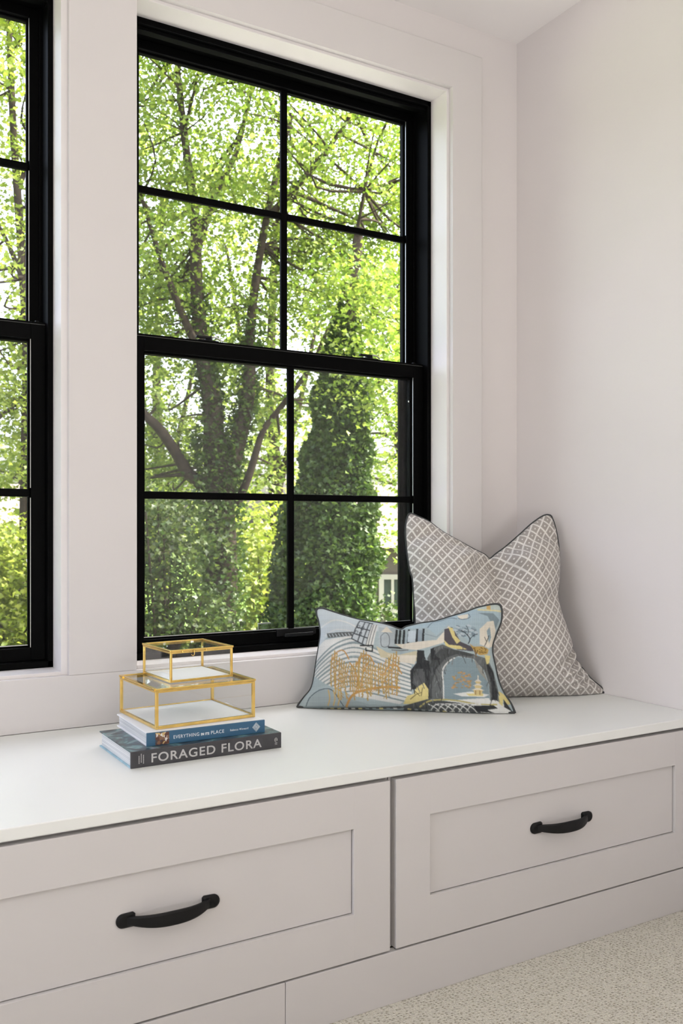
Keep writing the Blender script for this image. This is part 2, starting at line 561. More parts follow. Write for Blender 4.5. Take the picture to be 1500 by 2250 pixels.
def cabinet(x0, label):
    W = .908
    root = tag(empty('bench_cabinet', (x0 + W / 2, 1.8, .103)), label, 'cabinet', 'drawer cabinets under the bench top')
    cy = FY + .0205
    boxes('carcass', [(x0 - .006, x0 + .012, cy, 2.148, .104, .452), (x0 + W - .012, x0 + W + .006, cy, 2.148, .104, .452),
                      (x0 + .012, x0 + W - .012, cy, 2.148, .104, .122), (x0 + .012, x0 + W - .012, cy, cy + .03, .436, .452),
                      (x0 + .012, x0 + W - .012, 2.130, 2.148, .122, .452)], M_cab, root)
    z0, z1, st = .1070, .4445, .0840
    y0, y1 = FY, FY + .0195
    # shaker front: two stiles between two rails
    dr = boxes('drawer', [(x0 + .02, x0 + .034, y1, 2.05, .13, .40), (x0 + W - .034, x0 + W - .02, y1, 2.05, .13, .40),
                          (x0 + .034, x0 + W - .034, y1, 2.05, .13, .14), (x0 + .034, x0 + W - .034, 2.035, 2.05, .14, .40)], M_cab, root)
    box('stile', (x0, x0 + st, y0, y1, z0, z1), M_cab, dr, .0013)
    box('stile', (x0 + W - st, x0 + W, y0, y1, z0, z1), M_cab, dr, .0013)
    box('rail', (x0 + st - .0013, x0 + W - st + .0013, y0, y1, z0, .1962), M_cab, dr, .0008)
    box('rail', (x0 + st - .0013, x0 + W - st + .0013, y0, y1, .3620, z1), M_cab, dr, .0013)
    box('panel', (x0 + st + .0002, x0 + W - st - .0016, y0 + .0075, y1 - .002, .1979, .3618), M_cab, dr, .0006)
    pull_mesh(x0 + W / 2 - .001, y0 + .0075, .2825, dr)
    return root


cabinet(1.0033, 'white shaker drawer cabinet with black pull, nearest the right wall')
cabinet(-0.8411, 'white shaker drawer cabinet with black pull, farthest left along the bench')
cabinet(0.0811, 'white shaker drawer cabinet with black pull, below the stacked books')

# ------------------------------------------------------------------ books and glass boxes
def rotM(px_, py_, ang):
    return Matrix.Translation((px_, py_, 0)) @ Matrix.Rotation(math.radians(ang), 4, 'Z')


def cover_art_mat():
    """dark cover printed with blurred leaves and flowers"""
    m, nt, b = new_mat('floral_cover_print')
    N, L = nt.nodes, nt.links
    tc = N.new('ShaderNodeTexCoord')
    nz = N.new('ShaderNodeTexNoise'); nz.inputs['Scale'].default_value = 20; nz.inputs['Detail'].default_value = 6; nz.inputs['Distortion'].default_value = 1.6
    L.new(tc.outputs['Object'], nz.inputs['Vector'])
    rp = N.new('ShaderNodeValToRGB')
    rp.color_ramp.elements[0].position = 0.34; rp.color_ramp.elements[0].color = (*srgb(38, 42, 48), 1)
    rp.color_ramp.elements[1].position = 0.80; rp.color_ramp.elements[1].color = (*srgb(225, 225, 215), 1)
    for p, c in ((0.46, srgb(62, 74, 84)), (0.54, srgb(76, 106, 110)), (0.61, srgb(120, 155, 155)), (0.68, srgb(120, 110, 120))):
        e = rp.color_ramp.elements.new(p); e.color = (*c, 1)
    L.new(nz.outputs['Fac'], rp.inputs['Fac']); L.new(rp.outputs['Color'], b.inputs['Base Color'])
    b.inputs['Roughness'].default_value = 0.3
    return m


def pages_mat():
    m, nt, b = new_mat('page_edges')
    N, L = nt.nodes, nt.links
    tc = N.new('ShaderNodeTexCoord')
    mp = N.new('ShaderNodeMapping'); mp.inputs['Scale'].default_value = (2, 2, 900)
    nz = N.new('ShaderNodeTexNoise'); nz.inputs['Scale'].default_value = 1.0
    L.new(tc.outputs['Object'], mp.inputs['Vector']); L.new(mp.outputs[0], nz.inputs['Vector'])
    rp = N.new('ShaderNodeValToRGB')
    rp.color_ramp.elements[0].position = .35; rp.color_ramp.elements[0].color = (*srgb(186, 188, 192), 1)
    rp.color_ramp.elements[1].position = .65; rp.color_ramp.elements[1].color = (*srgb(236, 236, 236), 1)
    L.new(nz.outputs['Fac'], rp.inputs['Fac']); L.new(rp.outputs['Color'], b.inputs['Base Color'])
    b.inputs['Roughness'].default_value = 0.8
    return m


M_pages = pages_mat()
M_floral = cover_art_mat()
M_char = paint('charcoal_spine', srgb(58, 57, 60), 0.4, var=0.18, scale=30)
M_blue = paint('blue_spine', srgb(48, 92, 122), 0.4, var=0.05)
M_whitecov = paint('white_cover', srgb(240, 240, 244), 0.35, var=0.01)
M_ltblue = paint('pale_blue_cover', srgb(150, 185, 200), 0.4, var=0.2, scale=25)
M_letter = paint('silver_lettering', srgb(182, 180, 178), 0.5, var=0.03)
M_letter2 = paint('white_lettering', srgb(225, 230, 234), 0.5, var=0.02)
M_photo = None


def photo_patch_mat():
    m, nt, b = new_mat('interior_photo_print')
    N, L = nt.nodes, nt.links
    tc = N.new('ShaderNodeTexCoord')
    vo = N.new('ShaderNodeTexVoronoi'); vo.inputs['Scale'].default_value = 190
    L.new(tc.outputs['Object'], vo.inputs['Vector'])
    rp = N.new('ShaderNodeValToRGB')
    rp.color_ramp.interpolation = 'CONSTANT'
    rp.color_ramp.elements[0].color = (*srgb(92, 56, 44), 1)
    rp.color_ramp.elements[1].position = .75; rp.color_ramp.elements[1].color = (*srgb(220, 212, 205), 1)
    for p, c in ((.3, srgb(126, 92, 70)), (.5, srgb(198, 168, 112)), (.62, srgb(70, 66, 72))):
        e = rp.color_ramp.elements.new(p); e.color = (*c, 1)
    sp = N.new('ShaderNodeSeparateColor'); L.new(vo.outputs['Color'], sp.inputs[0])
    L.new(sp.outputs[0], rp.inputs['Fac']); L.new(rp.outputs['Color'], b.inputs['Base Color'])
    b.inputs['Roughness'].default_value = 0.35
    return m


M_photo = photo_patch_mat()


def book(ax, ay, ang, L_, D_, z0, T_, label, m_top, m_bot, m_spine, name='hardback_book'):
    M = rotM(ax, ay, ang)
    c = M @ Vector((L_ / 2, D_ / 2, 0))
    root = tag(empty(name, (c.x, c.y, z0)), label, 'book')
    cv = .0026
    box('front_cover', (0, L_, .004, D_, z0 + T_ - cv, z0 + T_), m_top, root, .0006, M)
    box('back_cover', (0, L_, .004, D_, z0, z0 + cv), m_bot, root, .0006, M)
    box('spine', (0, L_, 0, .0045, z0, z0 + T_), m_spine, root, .0012, M)
    box('page_block', (.004, L_ - .004, .0046, D_ - .005, z0 + cv, z0 + T_ - cv), M_pages, root, 0, M)
    e1 = np.array([math.cos(math.radians(ang)), math.sin(math.radians(ang)), 0])
    fn = np.array([e1[1], -e1[0], 0])
    org = np.array([ax, ay, z0]) + fn * .0003
    return root, M, e1, org


b1T, b2T = .0330, .0270
rootA, MA, eA, oA = book(.5381, 1.7311, .6, .331, .214, BT, b1T, 'dark book lettered in large silver capitals, lying at the bottom of the stack', M_floral, M_ltblue, M_char)
text_mesh('spine_title', 'FORAGED FLORA', .0250, oA + eA * .042 + UP * .0078, eA, UP, M_letter, rootA, width=.242, bold=.0003)
bm = bmesh.new()
for i, (xx, z0_, z1_) in enumerate(((.016, .008, .023), (.0205, .010, .0265), (.025, .0075, .0245))):
    k = z0_
    while k < z1_:
        h_ = random.uniform(.0010, .0022)
        bm_box(bm, xx, xx + .0016, -.0005, 0, BT + k, BT + k + h_, M=MA)
        k += h_ + .0006
from_bm('spine_small_print', bm, M_letter, rootA)
# publisher mark at the right end: open ring with a foot and short bars
ring = [oA + eA * (.318 + .0032 * math.cos(a)) + UP * (.0185 + .0042 * math.sin(a)) for a in np.linspace(-.6, math.pi + 1.2, 14)]
ring2 = [oA + eA * (.318 + .0014 * math.cos(a)) + UP * (.0185 + .0020 * math.sin(a)) for a in np.linspace(0, 2 * math.pi, 10)]
tubes('publisher_mark', [(ring, .00055), (ring2, .00045), ([oA + eA * .318 + UP * .0145, oA + eA * .318 + UP * .0085], .0005),
                         ([oA + eA * .3145 + UP * .0118, oA + eA * .3215 + UP * .0118], .0005), ([oA + eA * .3150 + UP * .0090, oA + eA * .3210 + UP * .0090], .0005)], M_letter, rootA, n=5)

zB = BT + b1T
rootB, MB_, eB, oB = book(.5790, 1.7570, -.8, .2600, .216, zB, b2T, 'slim blue-spined book with white cover lying on the dark book', M_whitecov, M_whitecov, M_blue)
text_mesh('spine_title', 'EVERYTHING', .0100, oB + eB * .0560 + UP * .0098, eB, UP, M_letter2, rootB, width=.0550)
text_mesh('spine_title', 'IN ITS', .0068, oB + eB * .1150 + UP * .0098, eB, UP, M_letter2, rootB, width=.0180, bold=.0003)
text_mesh('spine_title', 'PLACE', .0100, oB + eB * .1370 + UP * .0098, eB, UP, M_letter2, rootB, width=.0290)
text_mesh('author_name', 'Rebecca Winward', .0062, oB + eB * .1800 + UP * .0112, eB, UP, M_letter2, rootB, width=.0410)
box('spine_photo', (.0180, .0465, -.0005, 0, zB + .0012, zB + b2T - .0012), M_photo, rootB, 0, MB_)
dia = lambda r: [oB + eB * (.2395 + r * q[0]) + UP * (.0135 + r * q[1]) for q in ((1, 0), (0, 1.1), (-1, 0), (0, -1.1), (1, 0))]
tubes('publisher_mark', [(dia(.0085), .0005), (dia(.0058), .0009), (dia(.0022), .0010)], M_letter2, rootB, n=5)
cm = M_letter2


def glass_box(ax, ay, ang, L_, D_, z0, H_, label, r=.0028, clasp=True, lidh=None):
    M = rotM(ax, ay, ang)
    c = M @ Vector((L_ / 2, D_ / 2, 0))
    root = tag(empty('glass_box', (c.x, c.y, z0)), label, 'box')
    h = 2 * r
    zl = z0 + H_ - .0050            # lid line
    bars = []
    for (x, y) in ((0, 0), (L_ - h, 0), (0, D_ - h), (L_ - h, D_ - h)):
        bars.append((x, x + h, y, y + h, z0, zl))
    for z in (z0, zl - h * .6):
        t_ = h if z == z0 else h * .6
        bars += [(h, L_ - h, 0, h, z, z + t_), (h, L_ - h, D_ - h, D_, z, z + t_), (0, h, h, D_ - h, z, z + t_), (L_ - h, L_, h, D_ - h, z, z + t_)]
    boxes('frame', bars, M_brass, root, .0006, M)
    g = .0016
    for d in ((h, L_ - h, r - g / 2, r + g / 2, z0 + h, zl - h * .6), (h, L_ - h, D_ - r - g / 2, D_ - r + g / 2, z0 + h, zl - h * .6),
              (r - g / 2, r + g / 2, h, D_ - h, z0 + h, zl - h * .6), (L_ - r - g / 2, L_ - r + g / 2, h, D_ - h, z0 + h, zl - h * .6)):
        box('pane', d, M_boxglass, root, 0, M)
    box('base_board', (h, L_ - h, h, D_ - h, z0 + .001, z0 + .0045), M_white, root, .0005, M)
    e = .0012
    lid = boxes('lid', [(-e, L_ + e, -e, h, zl + .0006, z0 + H_), (-e, L_ + e, D_ - h, D_ + e, zl + .0006, z0 + H_),
                        (-e, h, h, D_ - h, zl + .0006, z0 + H_), (L_ - h, L_ + e, h, D_ - h, zl + .0006, z0 + H_)], M_brass, root, .0006, M)
    box('pane', (h - .0005, L_ - h + .0005, h - .0005, D_ - h + .0005, z0 + H_ - .0030, z0 + H_ - .0014), M_boxglass, lid, 0, M)
    if clasp:
        w = lambda x, y, z: np.array(M @ Vector((x, y, z)))
        xm = L_ * .36
        tubes('clasp', [(smooth_path([w(xm, -.0025, zl + .002), w(xm + .001, -.0035, zl - .006), w(xm - .003, -.0035, zl - .0095), w(xm - .006, -.003, zl - .006)], 10), .0009)], M_brass, root, n=6)
        box('hinge', (L_ * .18, L_ * .28, -.003, -.0012, zl - .001, zl + .0035), M_brass, root, .0006, M)
        box('hinge', (L_ * .55, L_ * .68, -.003, -.0012, zl - .001, zl + .0035), M_brass, root, .0006, M)
    else:
        for yy in (.008, D_ - .02):
            M2 = M @ Matrix.Translation((-.0012, yy, zl + .003))
            bm = bmesh.new()
            bmesh.ops.create_cone(bm, cap_ends=True, segments=12, radius1=.0028, radius2=.0028, depth=.014, matrix=M2 @ Matrix.Rotation(math.pi / 2, 4, 'X'))
            from_bm('hinge', bm, M_brass, root)
    return root


zC = zB + b2T
HB1, HB2 = .083, .069
glass_box(.6046, 1.7775, 3.0, .2285, .213, zC, HB1, 'larger flat brass-edged glass box resting on the blue-spined book', r=.0031, clasp=False)
zD = zC + HB1
P2 = px(374, 1501, 1.0) - np.array([0, 0, CAMZ]); P2 = P2 * ((zD - CAMZ) / P2[2])
glass_box(P2[0], P2[1], 4.0, .1485, .152, zD, HB2, 'small brass-edged glass box with hook clasp, topmost of the stack', r=.0024)


# ------------------------------------------------------------------ pillows
def plane_hit(u, v, P0, n):
    d = FW + RT * (u - 750) / FPX + UP * (HV - v) / FPX
    o = np.array([0, 0, CAMZ])
    return o + d * (((P0 - o) @ n) / (d @ n))


def resample(P, n):
    P = np.asarray(P, float)
    P = smooth_path(P, 12 * len(P)) if len(P) > 2 else P
    s = np.concatenate([[0], np.cumsum(np.linalg.norm(np.diff(P, axis=0), axis=1))])
    t = np.linspace(0, s[-1], n)
    return np.stack([np.interp(t, s, P[:, k]) for k in range(P.shape[1])], 1)


def pillow(name, edges, P0, along, lean, T, mats, nu, nv, label, wrinkle, front_T=0.58, pn=26.0):
    """edges: top (L>R), bottom (L>R), left (T>B), right (T>B) outlines as seen, laid on the leaning middle plane"""
    a = np.array([math.cos(along), math.sin(along), 0])
    back = np.array([-a[1], a[0], 0])
    upv = math.cos(lean) * UP + math.sin(lean) * back
    n = np.cross(a, upv)
    n = n / np.linalg.norm(n)
    if n @ FW > 0: n = -n                                 # towards the room
    E2 = [resample(e, m) for e, m in zip(edges, (nu, nu, nv, nv))]
    top, bot, lef, rig = E2
    u = np.linspace(0, 1, nu)[None, :, None]
    v = np.linspace(0, 1, nv)[:, None, None]
    tl, tr_, bl, br = top[0], top[-1], bot[0], bot[-1]
    S = (1 - v) * top[None] + v * bot[None] + (1 - u) * lef[:, None] + u * rig[:, None] - ((1 - u) * (1 - v) * tl + u * (1 - v) * tr_ + (1 - u) * v * bl + u * v * br)
    W = np.empty((nv, nu, 3))
    for j in range(nv):
        for i in range(nu):
            W[j, i] = plane_hit(S[j, i, 0], S[j, i, 1], P0, n)
    uu, vv = u[..., 0] * np.ones((nv, 1)), v[..., 0] * np.ones((1, nu))
    prof = (np.clip(1 - np.abs(2 * uu - 1) ** 2.6, 0, 1) ** 0.62) * (np.clip(1 - np.abs(2 * vv - 1) ** 2.6, 0, 1) ** 0.62)
    th = T * prof * wrinkle(uu, vv)
    root = tag(empty(name, tuple(np.array([P0[0], P0[1], BT]))), label, 'pillow')
    fr = W + n * (th * front_T)[..., None]
    bk = W - n * (th * (1 - front_T))[..., None]
    for q in (fr, bk):                                    # the underside flattens on the bench
        q[..., 2] = np.maximum(q[..., 2], BT + .0015)
    idx = np.arange(nu * nv).reshape(nv, nu)
    quads = np.stack([idx[:-1, :-1], idx[1:, :-1], idx[1:, 1:], idx[:-1, 1:]], -1).reshape(-1, 4)
    # back on a coarser grid sharing no vertices
    ks, ku = list(range(0, nv, 4)), list(range(0, nu, 4))
    if ks[-1] != nv - 1: ks.append(nv - 1)
    if ku[-1] != nu - 1: ku.append(nu - 1)
    of = from_arrays('front_panel', fr.reshape(-1, 3), quads, mats[0], root, True)
    bks = bk[np.ix_(ks, ku)]
    id2 = np.arange(len(ks) * len(ku)).reshape(len(ks), len(ku))
    q2 = np.stack([id2[:-1, :-1], id2[:-1, 1:], id2[1:, 1:], id2[1:, :-1]], -1).reshape(-1, 4)
    from_arrays('back_panel', bks.reshape(-1, 3), q2, mats[1], root, True)
    rim = np.concatenate([fr[0], fr[1:, -1], fr[-1, ::-1][1:], fr[::-1, 0][1:]])[::2]
    rim = np.concatenate([rim, rim[:2]])
    rim = rim + n * .001
    rim[:, 2] = np.maximum(rim[:, 2], BT + .0032)
    tubes('piping', [(rim, .0030)], mats[2], root, n=7)
    return root, of, S, uu, vv


def uv_attr(o, uv):
    me = o.data
    at = me.attributes.new('cloth', 'FLOAT_VECTOR', 'POINT')
    z = np.zeros((uv.shape[0], 3)); z[:, :2] = uv
    at.data.foreach_set('vector', z.ravel())


def lattice_mat():
    m, nt, b = new_mat('trellis_woven_cotton')
    N, L = nt.nodes, nt.links
    at = N.new('ShaderNodeAttribute'); at.attribute_name = 'cloth'
    sp = N.new('ShaderNodeSeparateXYZ'); L.new(at.outputs['Vector'], sp.inputs[0])

    def math_(op, a, b_=None):
        q = N.new('ShaderNodeMath'); q.operation = op
        for i, s in enumerate((a, b_)):
            if s is None: continue
            if isinstance(s, (int, float)): q.inputs[i].default_value = s
            else: L.new(s, q.inputs[i])
        return q.outputs[0]
    s = math_('ADD', sp.outputs[0], sp.outputs[1])
    t = math_('SUBTRACT', sp.outputs[0], sp.outputs[1])
    ds = math_('ABSOLUTE', math_('SUBTRACT', math_('FRACT', s), 0.5))     # .5 on the lines, 0 mid diamond
    dt = math_('ABSOLUTE', math_('SUBTRACT', math_('FRACT', t), 0.5))
    mxv = math_('MAXIMUM', ds, dt)
    line = N.new('ShaderNodeMapRange'); line.inputs['From Min'].default_value = .375; line.inputs['From Max'].default_value = .44
    L.new(mxv, line.inputs['Value'])
    dot = N.new('ShaderNodeMapRange'); dot.inputs['From Min'].default_value = .11; dot.inputs['From Max'].default_value = .05
    L.new(mxv, dot.inputs['Value'])
    fac = math_('MAXIMUM', line.outputs[0], dot.outputs[0])
    nz = N.new('ShaderNodeTexNoise'); nz.inputs['Scale'].default_value = 9.0; nz.inputs['Detail'].default_value = 2
    L.new(at.outputs['Vector'], nz.inputs['Vector'])
    jit = math_('MULTIPLY', math_('SUBTRACT', nz.outputs['Fac'], .5), .5)
    fac2 = N.new('ShaderNodeClamp'); L.new(math_('ADD', fac, jit), fac2.inputs[0])
    mx = N.new('ShaderNodeMix'); mx.data_type = 'RGBA'
    mx.inputs['A'].default_value = (*srgb(160, 153, 147), 1)
    mx.inputs['B'].default_value = (*srgb(222, 218, 212), 1)
    L.new(fac2.outputs[0], mx.inputs['Factor'])
    L.new(mx.outputs['Result'], b.inputs['Base Color'])
    b.inputs['Roughness'].default_value = .9
    b.inputs['Specular IOR Level'].default_value = .15
    b.inputs['Sheen Weight'].default_value = .2
    bp = N.new('ShaderNodeBump'); bp.inputs['Strength'].default_value = .25; bp.inputs['Distance'].default_value = .001
    L.new(fac2.outputs[0], bp.inputs['Height']); L.new(bp.outputs['Normal'], b.inputs['Normal'])
    return m


def print_mat():
    m, nt, b = new_mat('scenic_printed_linen')
    N, L = nt.nodes, nt.links
    at = N.new('ShaderNodeAttribute'); at.attribute_name = 'print'
    L.new(at.outputs['Color'], b.inputs['Base Color'])
    b.inputs['Roughness'].default_value = .85
    b.inputs['Specular IOR Level'].default_value = .15
    ac = N.new('ShaderNodeAttribute'); ac.attribute_name = 'cloth'
    wv = N.new('ShaderNodeTexWave'); wv.bands_direction = 'X'; wv.inputs['Scale'].default_value = 45; wv.inputs['Distortion'].default_value = 3
    L.new(ac.outputs['Vector'], wv.inputs['Vector'])
    bp = N.new('ShaderNodeBump'); bp.inputs['Strength'].default_value = .15; bp.inputs['Distance'].default_value = .0006
    L.new(wv.outputs['Fac'], bp.inputs['Height']); L.new(bp.outputs['Normal'], b.inputs['Normal'])
    return m


M_lattice = lattice_mat()
M_print = print_mat()
M_clothgrey = paint('grey_cotton', srgb(176, 172, 168), .9, spec=.1, var=.05, scale=60)
M_clothblue = paint('blue_grey_linen', srgb(160, 176, 180), .9, spec=.1, var=.06, scale=60)
M_piping = paint('dark_grey_piping', srgb(70, 72, 72), .8, spec=.15, var=.08, scale=80)

# grey trellis pillow: bottom edge on the bench, leaning back into the corner
G_top = [(897, 1131), (903, 1128.5), (915, 1134), (941, 1146), (972, 1169), (1009, 1190), (1040, 1207), (1064, 1219), (1075, 1228), (1088, 1218), (1110, 1202), (1141, 1175), (1165, 1153), (1187, 1137), (1200, 1131.5), (1210, 1133)]
G_right = [(1210, 1133), (1218, 1155), (1225, 1190), (1228, 1236), (1225, 1291), (1223, 1316), (1230, 1347), (1242, 1381), (1254, 1417), (1263, 1448), (1282, 1473), (1300, 1494), (1320, 1510), (1329, 1523)]
G_bot = [(884, 1534), (905, 1540), (960, 1540), (1040, 1539), (1141, 1537), (1202, 1537), (1248, 1538), (1294, 1536), (1320, 1533), (1329, 1523)]
G_left = [(897, 1131), (892, 1148), (891, 1175), (894, 1212), (900, 1252), (906, 1273), (909, 1319), (912, 1359), (910, 1440), (900, 1490), (884, 1534)]


def ridge(u, v, a, b, w, h):
    """soft fold running from a to b on the cloth"""
    ax, ay = a; bx, by = b
    L2 = (bx - ax) ** 2 + (by - ay) ** 2
    t = np.clip(((u - ax) * (bx - ax) + (v - ay) * (by - ay)) / L2, 0, 1)
    d = np.hypot(u - ax - t * (bx - ax), v - ay - t * (by - ay))
    return h * np.exp(-(d / w) ** 2) * (1 - .75 * t)


def g_wr(u, v):
    chop = 1 - .70 * np.exp(-((u - .53) / .13) ** 2 - (v / .26) ** 2)
    w = ridge(u, v, (.49, .02), (.26, .20), .045, .55) + ridge(u, v, (.57, .02), (.80, .22), .045, .60) + ridge(u, v, (.53, .05), (.52, .40), .040, -.38) \
        + ridge(u, v, (.45, .08), (.34, .36), .040, -.30) + ridge(u, v, (.61, .08), (.70, .38), .040, -.32) + ridge(u, v, (.42, .03), (.14, .10), .03, -.30) + ridge(u, v, (.65, .03), (.92, .12), .03, -.30)
    w += ridge(u, v, (.02, .15), (.18, .05), .032, -.60) + ridge(u, v, (.98, .14), (.84, .05), .032, -.60)
    for k in range(4):
        w += ridge(u, v, (.99, .70 + .06 * k), (.82, .79 + .04 * k), .016, -.40 + .03 * k) + ridge(u, v, (.99, .73 + .06 * k), (.84, .815 + .04 * k), .014, .28)
    w += ridge(u, v, (.985, .40), (.76, .45), .04, -.22) + ridge(u, v, (.01, .30), (.18, .36), .04, -.22) + ridge(u, v, (.01, .56), (.18, .52), .04, -.18)
    slow = 1 + .045 * np.sin(5.1 * u + 2.3 * v + .6) + .035 * np.sin(3.2 * v - 6.3 * u)
    return np.clip(chop * slow + w * (.35 + .65 * chop), .04, 2)


P0g = np.array([1.66, 1.9087, BT]) + .045 * np.array([.396, .918, 0])
rg, og, Sg, ug, vg = pillow('throw_pillow', (G_top, G_bot, G_left, G_right), P0g, math.radians(-23.3), math.radians(15), .235, (M_lattice, M_clothgrey, M_piping), 220, 220,
                            'large square grey trellis-pattern pillow leaning in the corner', g_wr)
lat = np.stack([(.45 * ug.ravel() * 16.5 + .55 * (Sg[..., 0].ravel() - 890) / 21.5), (.45 * vg.ravel() * 15.2 + .55 * (Sg[..., 1].ravel() - 1130) / 26.5)], 1)
uv_attr(og, lat)

L_top = [(695, 1341), (699, 1337), (709, 1337), (727, 1343), (757, 1353), (790, 1362), (827, 1368), (857, 1375), (880, 1383), (893, 1377), (923, 1370), (957, 1365), (990, 1355), (1023, 1345), (1050, 1335), (1080, 1328.5), (1092, 1327.5), (1099, 1330)]
L_right = [(1099, 1330), (1102, 1342), (1100, 1367), (1088, 1397), (1081, 1426), (1088, 1466), (1096, 1499), (1107, 1523), (1122, 1546), (1131, 1566)]
L_bot = [(653, 1557), (662, 1563), (707, 1564), (773, 1562), (840, 1563), (880, 1562), (923, 1564), (973, 1568), (1040, 1573), (1090, 1576), (1120, 1576.5), (1131, 1566)]
L_left = [(695, 1341), (696, 1352), (701, 1367), (704, 1393), (700, 1423), (695, 1453), (690, 1487), (683, 1513), (667, 1533), (655, 1549), (653, 1557)]


def l_wr(u, v):
    chop = 1 - .58 * np.exp(-((u - .47) / .11) ** 2 - (v / .32) ** 2)
    w = ridge(u, v, (.45, .0), (.33, .22), .018, .20) + ridge(u, v, (.50, .0), (.62, .20), .018, .20) + ridge(u, v, (.47, .08), (.46, .40), .02, -.15) \
        + ridge(u, v, (.02, .16), (.13, .10), .02, -.22) + ridge(u, v, (.98, .22), (.85, .16), .022, -.26) + ridge(u, v, (.99, .45), (.88, .42), .02, -.2) \
        + ridge(u, v, (.01, .78), (.10, .70), .02, -.18) + ridge(u, v, (.98, .80), (.90, .72), .02, -.18)
    slow = 1 + .05 * np.sin(7 * u + 2 * v) + .03 * np.sin(13 * u - 4 * v)
    return np.clip(chop * slow + w * (.35 + .65 * chop), .04, 2)


P0l = np.array([1.295, 1.889, BT]) + .040 * np.array([.618, .786, 0])
rl, ol, Sl, ul, vl = pillow('lumbar_pillow', (L_top, L_bot, L_left, L_right), P0l, math.radians(-38.1), math.radians(17), .105, (M_print, M_clothblue, M_piping), 330, 170,
                            'small oblong blue and gold scenic-print pillow in front of the grey one', l_wr)
uv_attr(ol, np.stack([ul.ravel() * 2.1, vl.ravel()], 1))

# --- the print, painted on a fabric grid (fabric units: 1500 x 810)
GW, GH = 750, 405
gy, gx = np.mgrid[0:GH, 0:GW] * 2.0
art = np.empty((GH, GW, 3))
art[:] = srgb(168, 186, 190)


def fill(pts, col, mask=None):
    P = np.asarray(pts, float)
    ins = np.zeros((GH, GW), bool)
    for (x0, y0), (x1, y1) in zip(P, np.roll(P, -1, 0)):
        if y0 == y1: continue
        c = ((gy >= min(y0, y1)) & (gy < max(y0, y1))) & (gx < (x1 - x0) * (gy - y0) / (y1 - y0) + x0)
        ins ^= c
    if mask is not None: ins &= mask
    art[ins] = srgb(*col)
    return ins


def line(pts, w, col, mask=None):
    P = np.asarray(pts, float)
    for (x0, y0), (x1, y1) in zip(P[:-1], P[1:]):
        bx0, bx1 = int(max(0, (min(x0, x1) - w) / 2)), int(min(GW, (max(x0, x1) + w) / 2 + 2))
        by0, by1 = int(max(0, (min(y0, y1) - w) / 2)), int(min(GH, (max(y0, y1) + w) / 2 + 2))
        if bx1 <= bx0 or by1 <= by0: continue
        X, Y = gx[by0:by1, bx0:bx1], gy[by0:by1, bx0:bx1]
        d2 = max((x1 - x0) ** 2 + (y1 - y0) ** 2, 1e-6)
        t = np.clip(((X - x0) * (x1 - x0) + (Y - y0) * (y1 - y0)) / d2, 0, 1)
        m = np.hypot(X - x0 - t * (x1 - x0), Y - y0 - t * (y1 - y0)) < w / 2
        if mask is not None: m &= mask[by0:by1, bx0:bx1]
        art[by0:by1, bx0:bx1][m] = srgb(*col)


def curve(pts, w, col, mask=None, n=24):
    line(smooth_path(np.asarray(pts, float), n), w, col, mask)


PALE, WHT, GREY, CHAR, MID, YEL, GOLD, ORG, CREAM, BLUE, TEAL = (196, 208, 214), (222, 222, 217), (138, 155, 158), (58, 60, 62), (104, 108, 108), (222, 204, 118), (196, 158, 66), (206, 150, 62), (226, 216, 196), (142, 166, 176), (118, 138, 140)
fill([(150, 40), (700, 170), (460, 260), (240, 250), (170, 330), (140, 560), (150, 300)], PALE)
curve([(200, 180), (280, 140), (360, 150), (440, 190)], 7, WHT)
curve([(230, 240), (300, 205), (400, 215)], 5, WHT)
# rippled water
sea = fill([(150, 330), (230, 268), (420, 250), (560, 330), (700, 380), (800, 440), (800, 640), (720, 690), (420, 640), (240, 560), (150, 500)], WHT)
for k in range(12):
    am = 1 - .045 * k
    b0 = 268 + 31 * k
    curve([(140, b0 + 175 * am), (200, b0 + 110 * am), (300, b0 + 35 * am), (420, b0), (540, b0 + 30 * am), (680, b0 + 95 * am), (810, b0 + 150 * am)], 10 + 3 * math.sin(k * 1.7), GREY, sea, 40)
    if k % 3 == 0:
        curve([(300, b0 + 55), (430, b0 + 22), (560, b0 + 52), (660, b0 + 100)], 4, (150, 170, 180), sea, 30)
# hills at the lower left
fill([(90, 700), (120, 640), (190, 590), (270, 590), (330, 640), (520, 690), (760, 700), (700, 730), (80, 730)], (158, 174, 178))
curve([(100, 700), (130, 640), (200, 595), (280, 600), (350, 700)], 5, (70, 86, 96))
# bridge and houses
fill([(240, 225), (420, 222), (415, 252), (250, 258)], MID)
for x in range(256, 415, 22):
    line([(x, 232), (x + 12, 250)], 4, PALE)
fill([(455, 140), (540, 160), (505, 320), (410, 270)], (196, 206, 212))
for q in ([(455, 140), (410, 270)], [(540, 160), (505, 320)], [(455, 140), (540, 160)], [(410, 270), (505, 320)], [(490, 150), (450, 292)], [(520, 158), (480, 305)], [(440, 190), (530, 215)], [(425, 235), (515, 268)]):
    line(q, 8, (82, 88, 94))
for (x, y) in ((448, 175), (436, 215), (474, 186), (462, 226)):
    line([(x, y), (x + 14, y + 4), (x + 8, y + 24), (x - 6, y + 20), (x, y)], 4, (82, 88, 94))
fill([(540, 165), (575, 170), (550, 330), (505, 320)], WHT)
for x in (548, 566):
    line([(x, 170), (x - 30, 320)], 5, (98, 104, 110))
fill([(580, 185), (690, 195), (680, 330), (590, 320)], (176, 188, 194))
curve([(600, 250), (625, 225), (650, 250), (648, 315), (604, 318), (600, 250)], 4, (90, 96, 102))
fill([(600, 220), (630, 175), (672, 222)], CREAM)
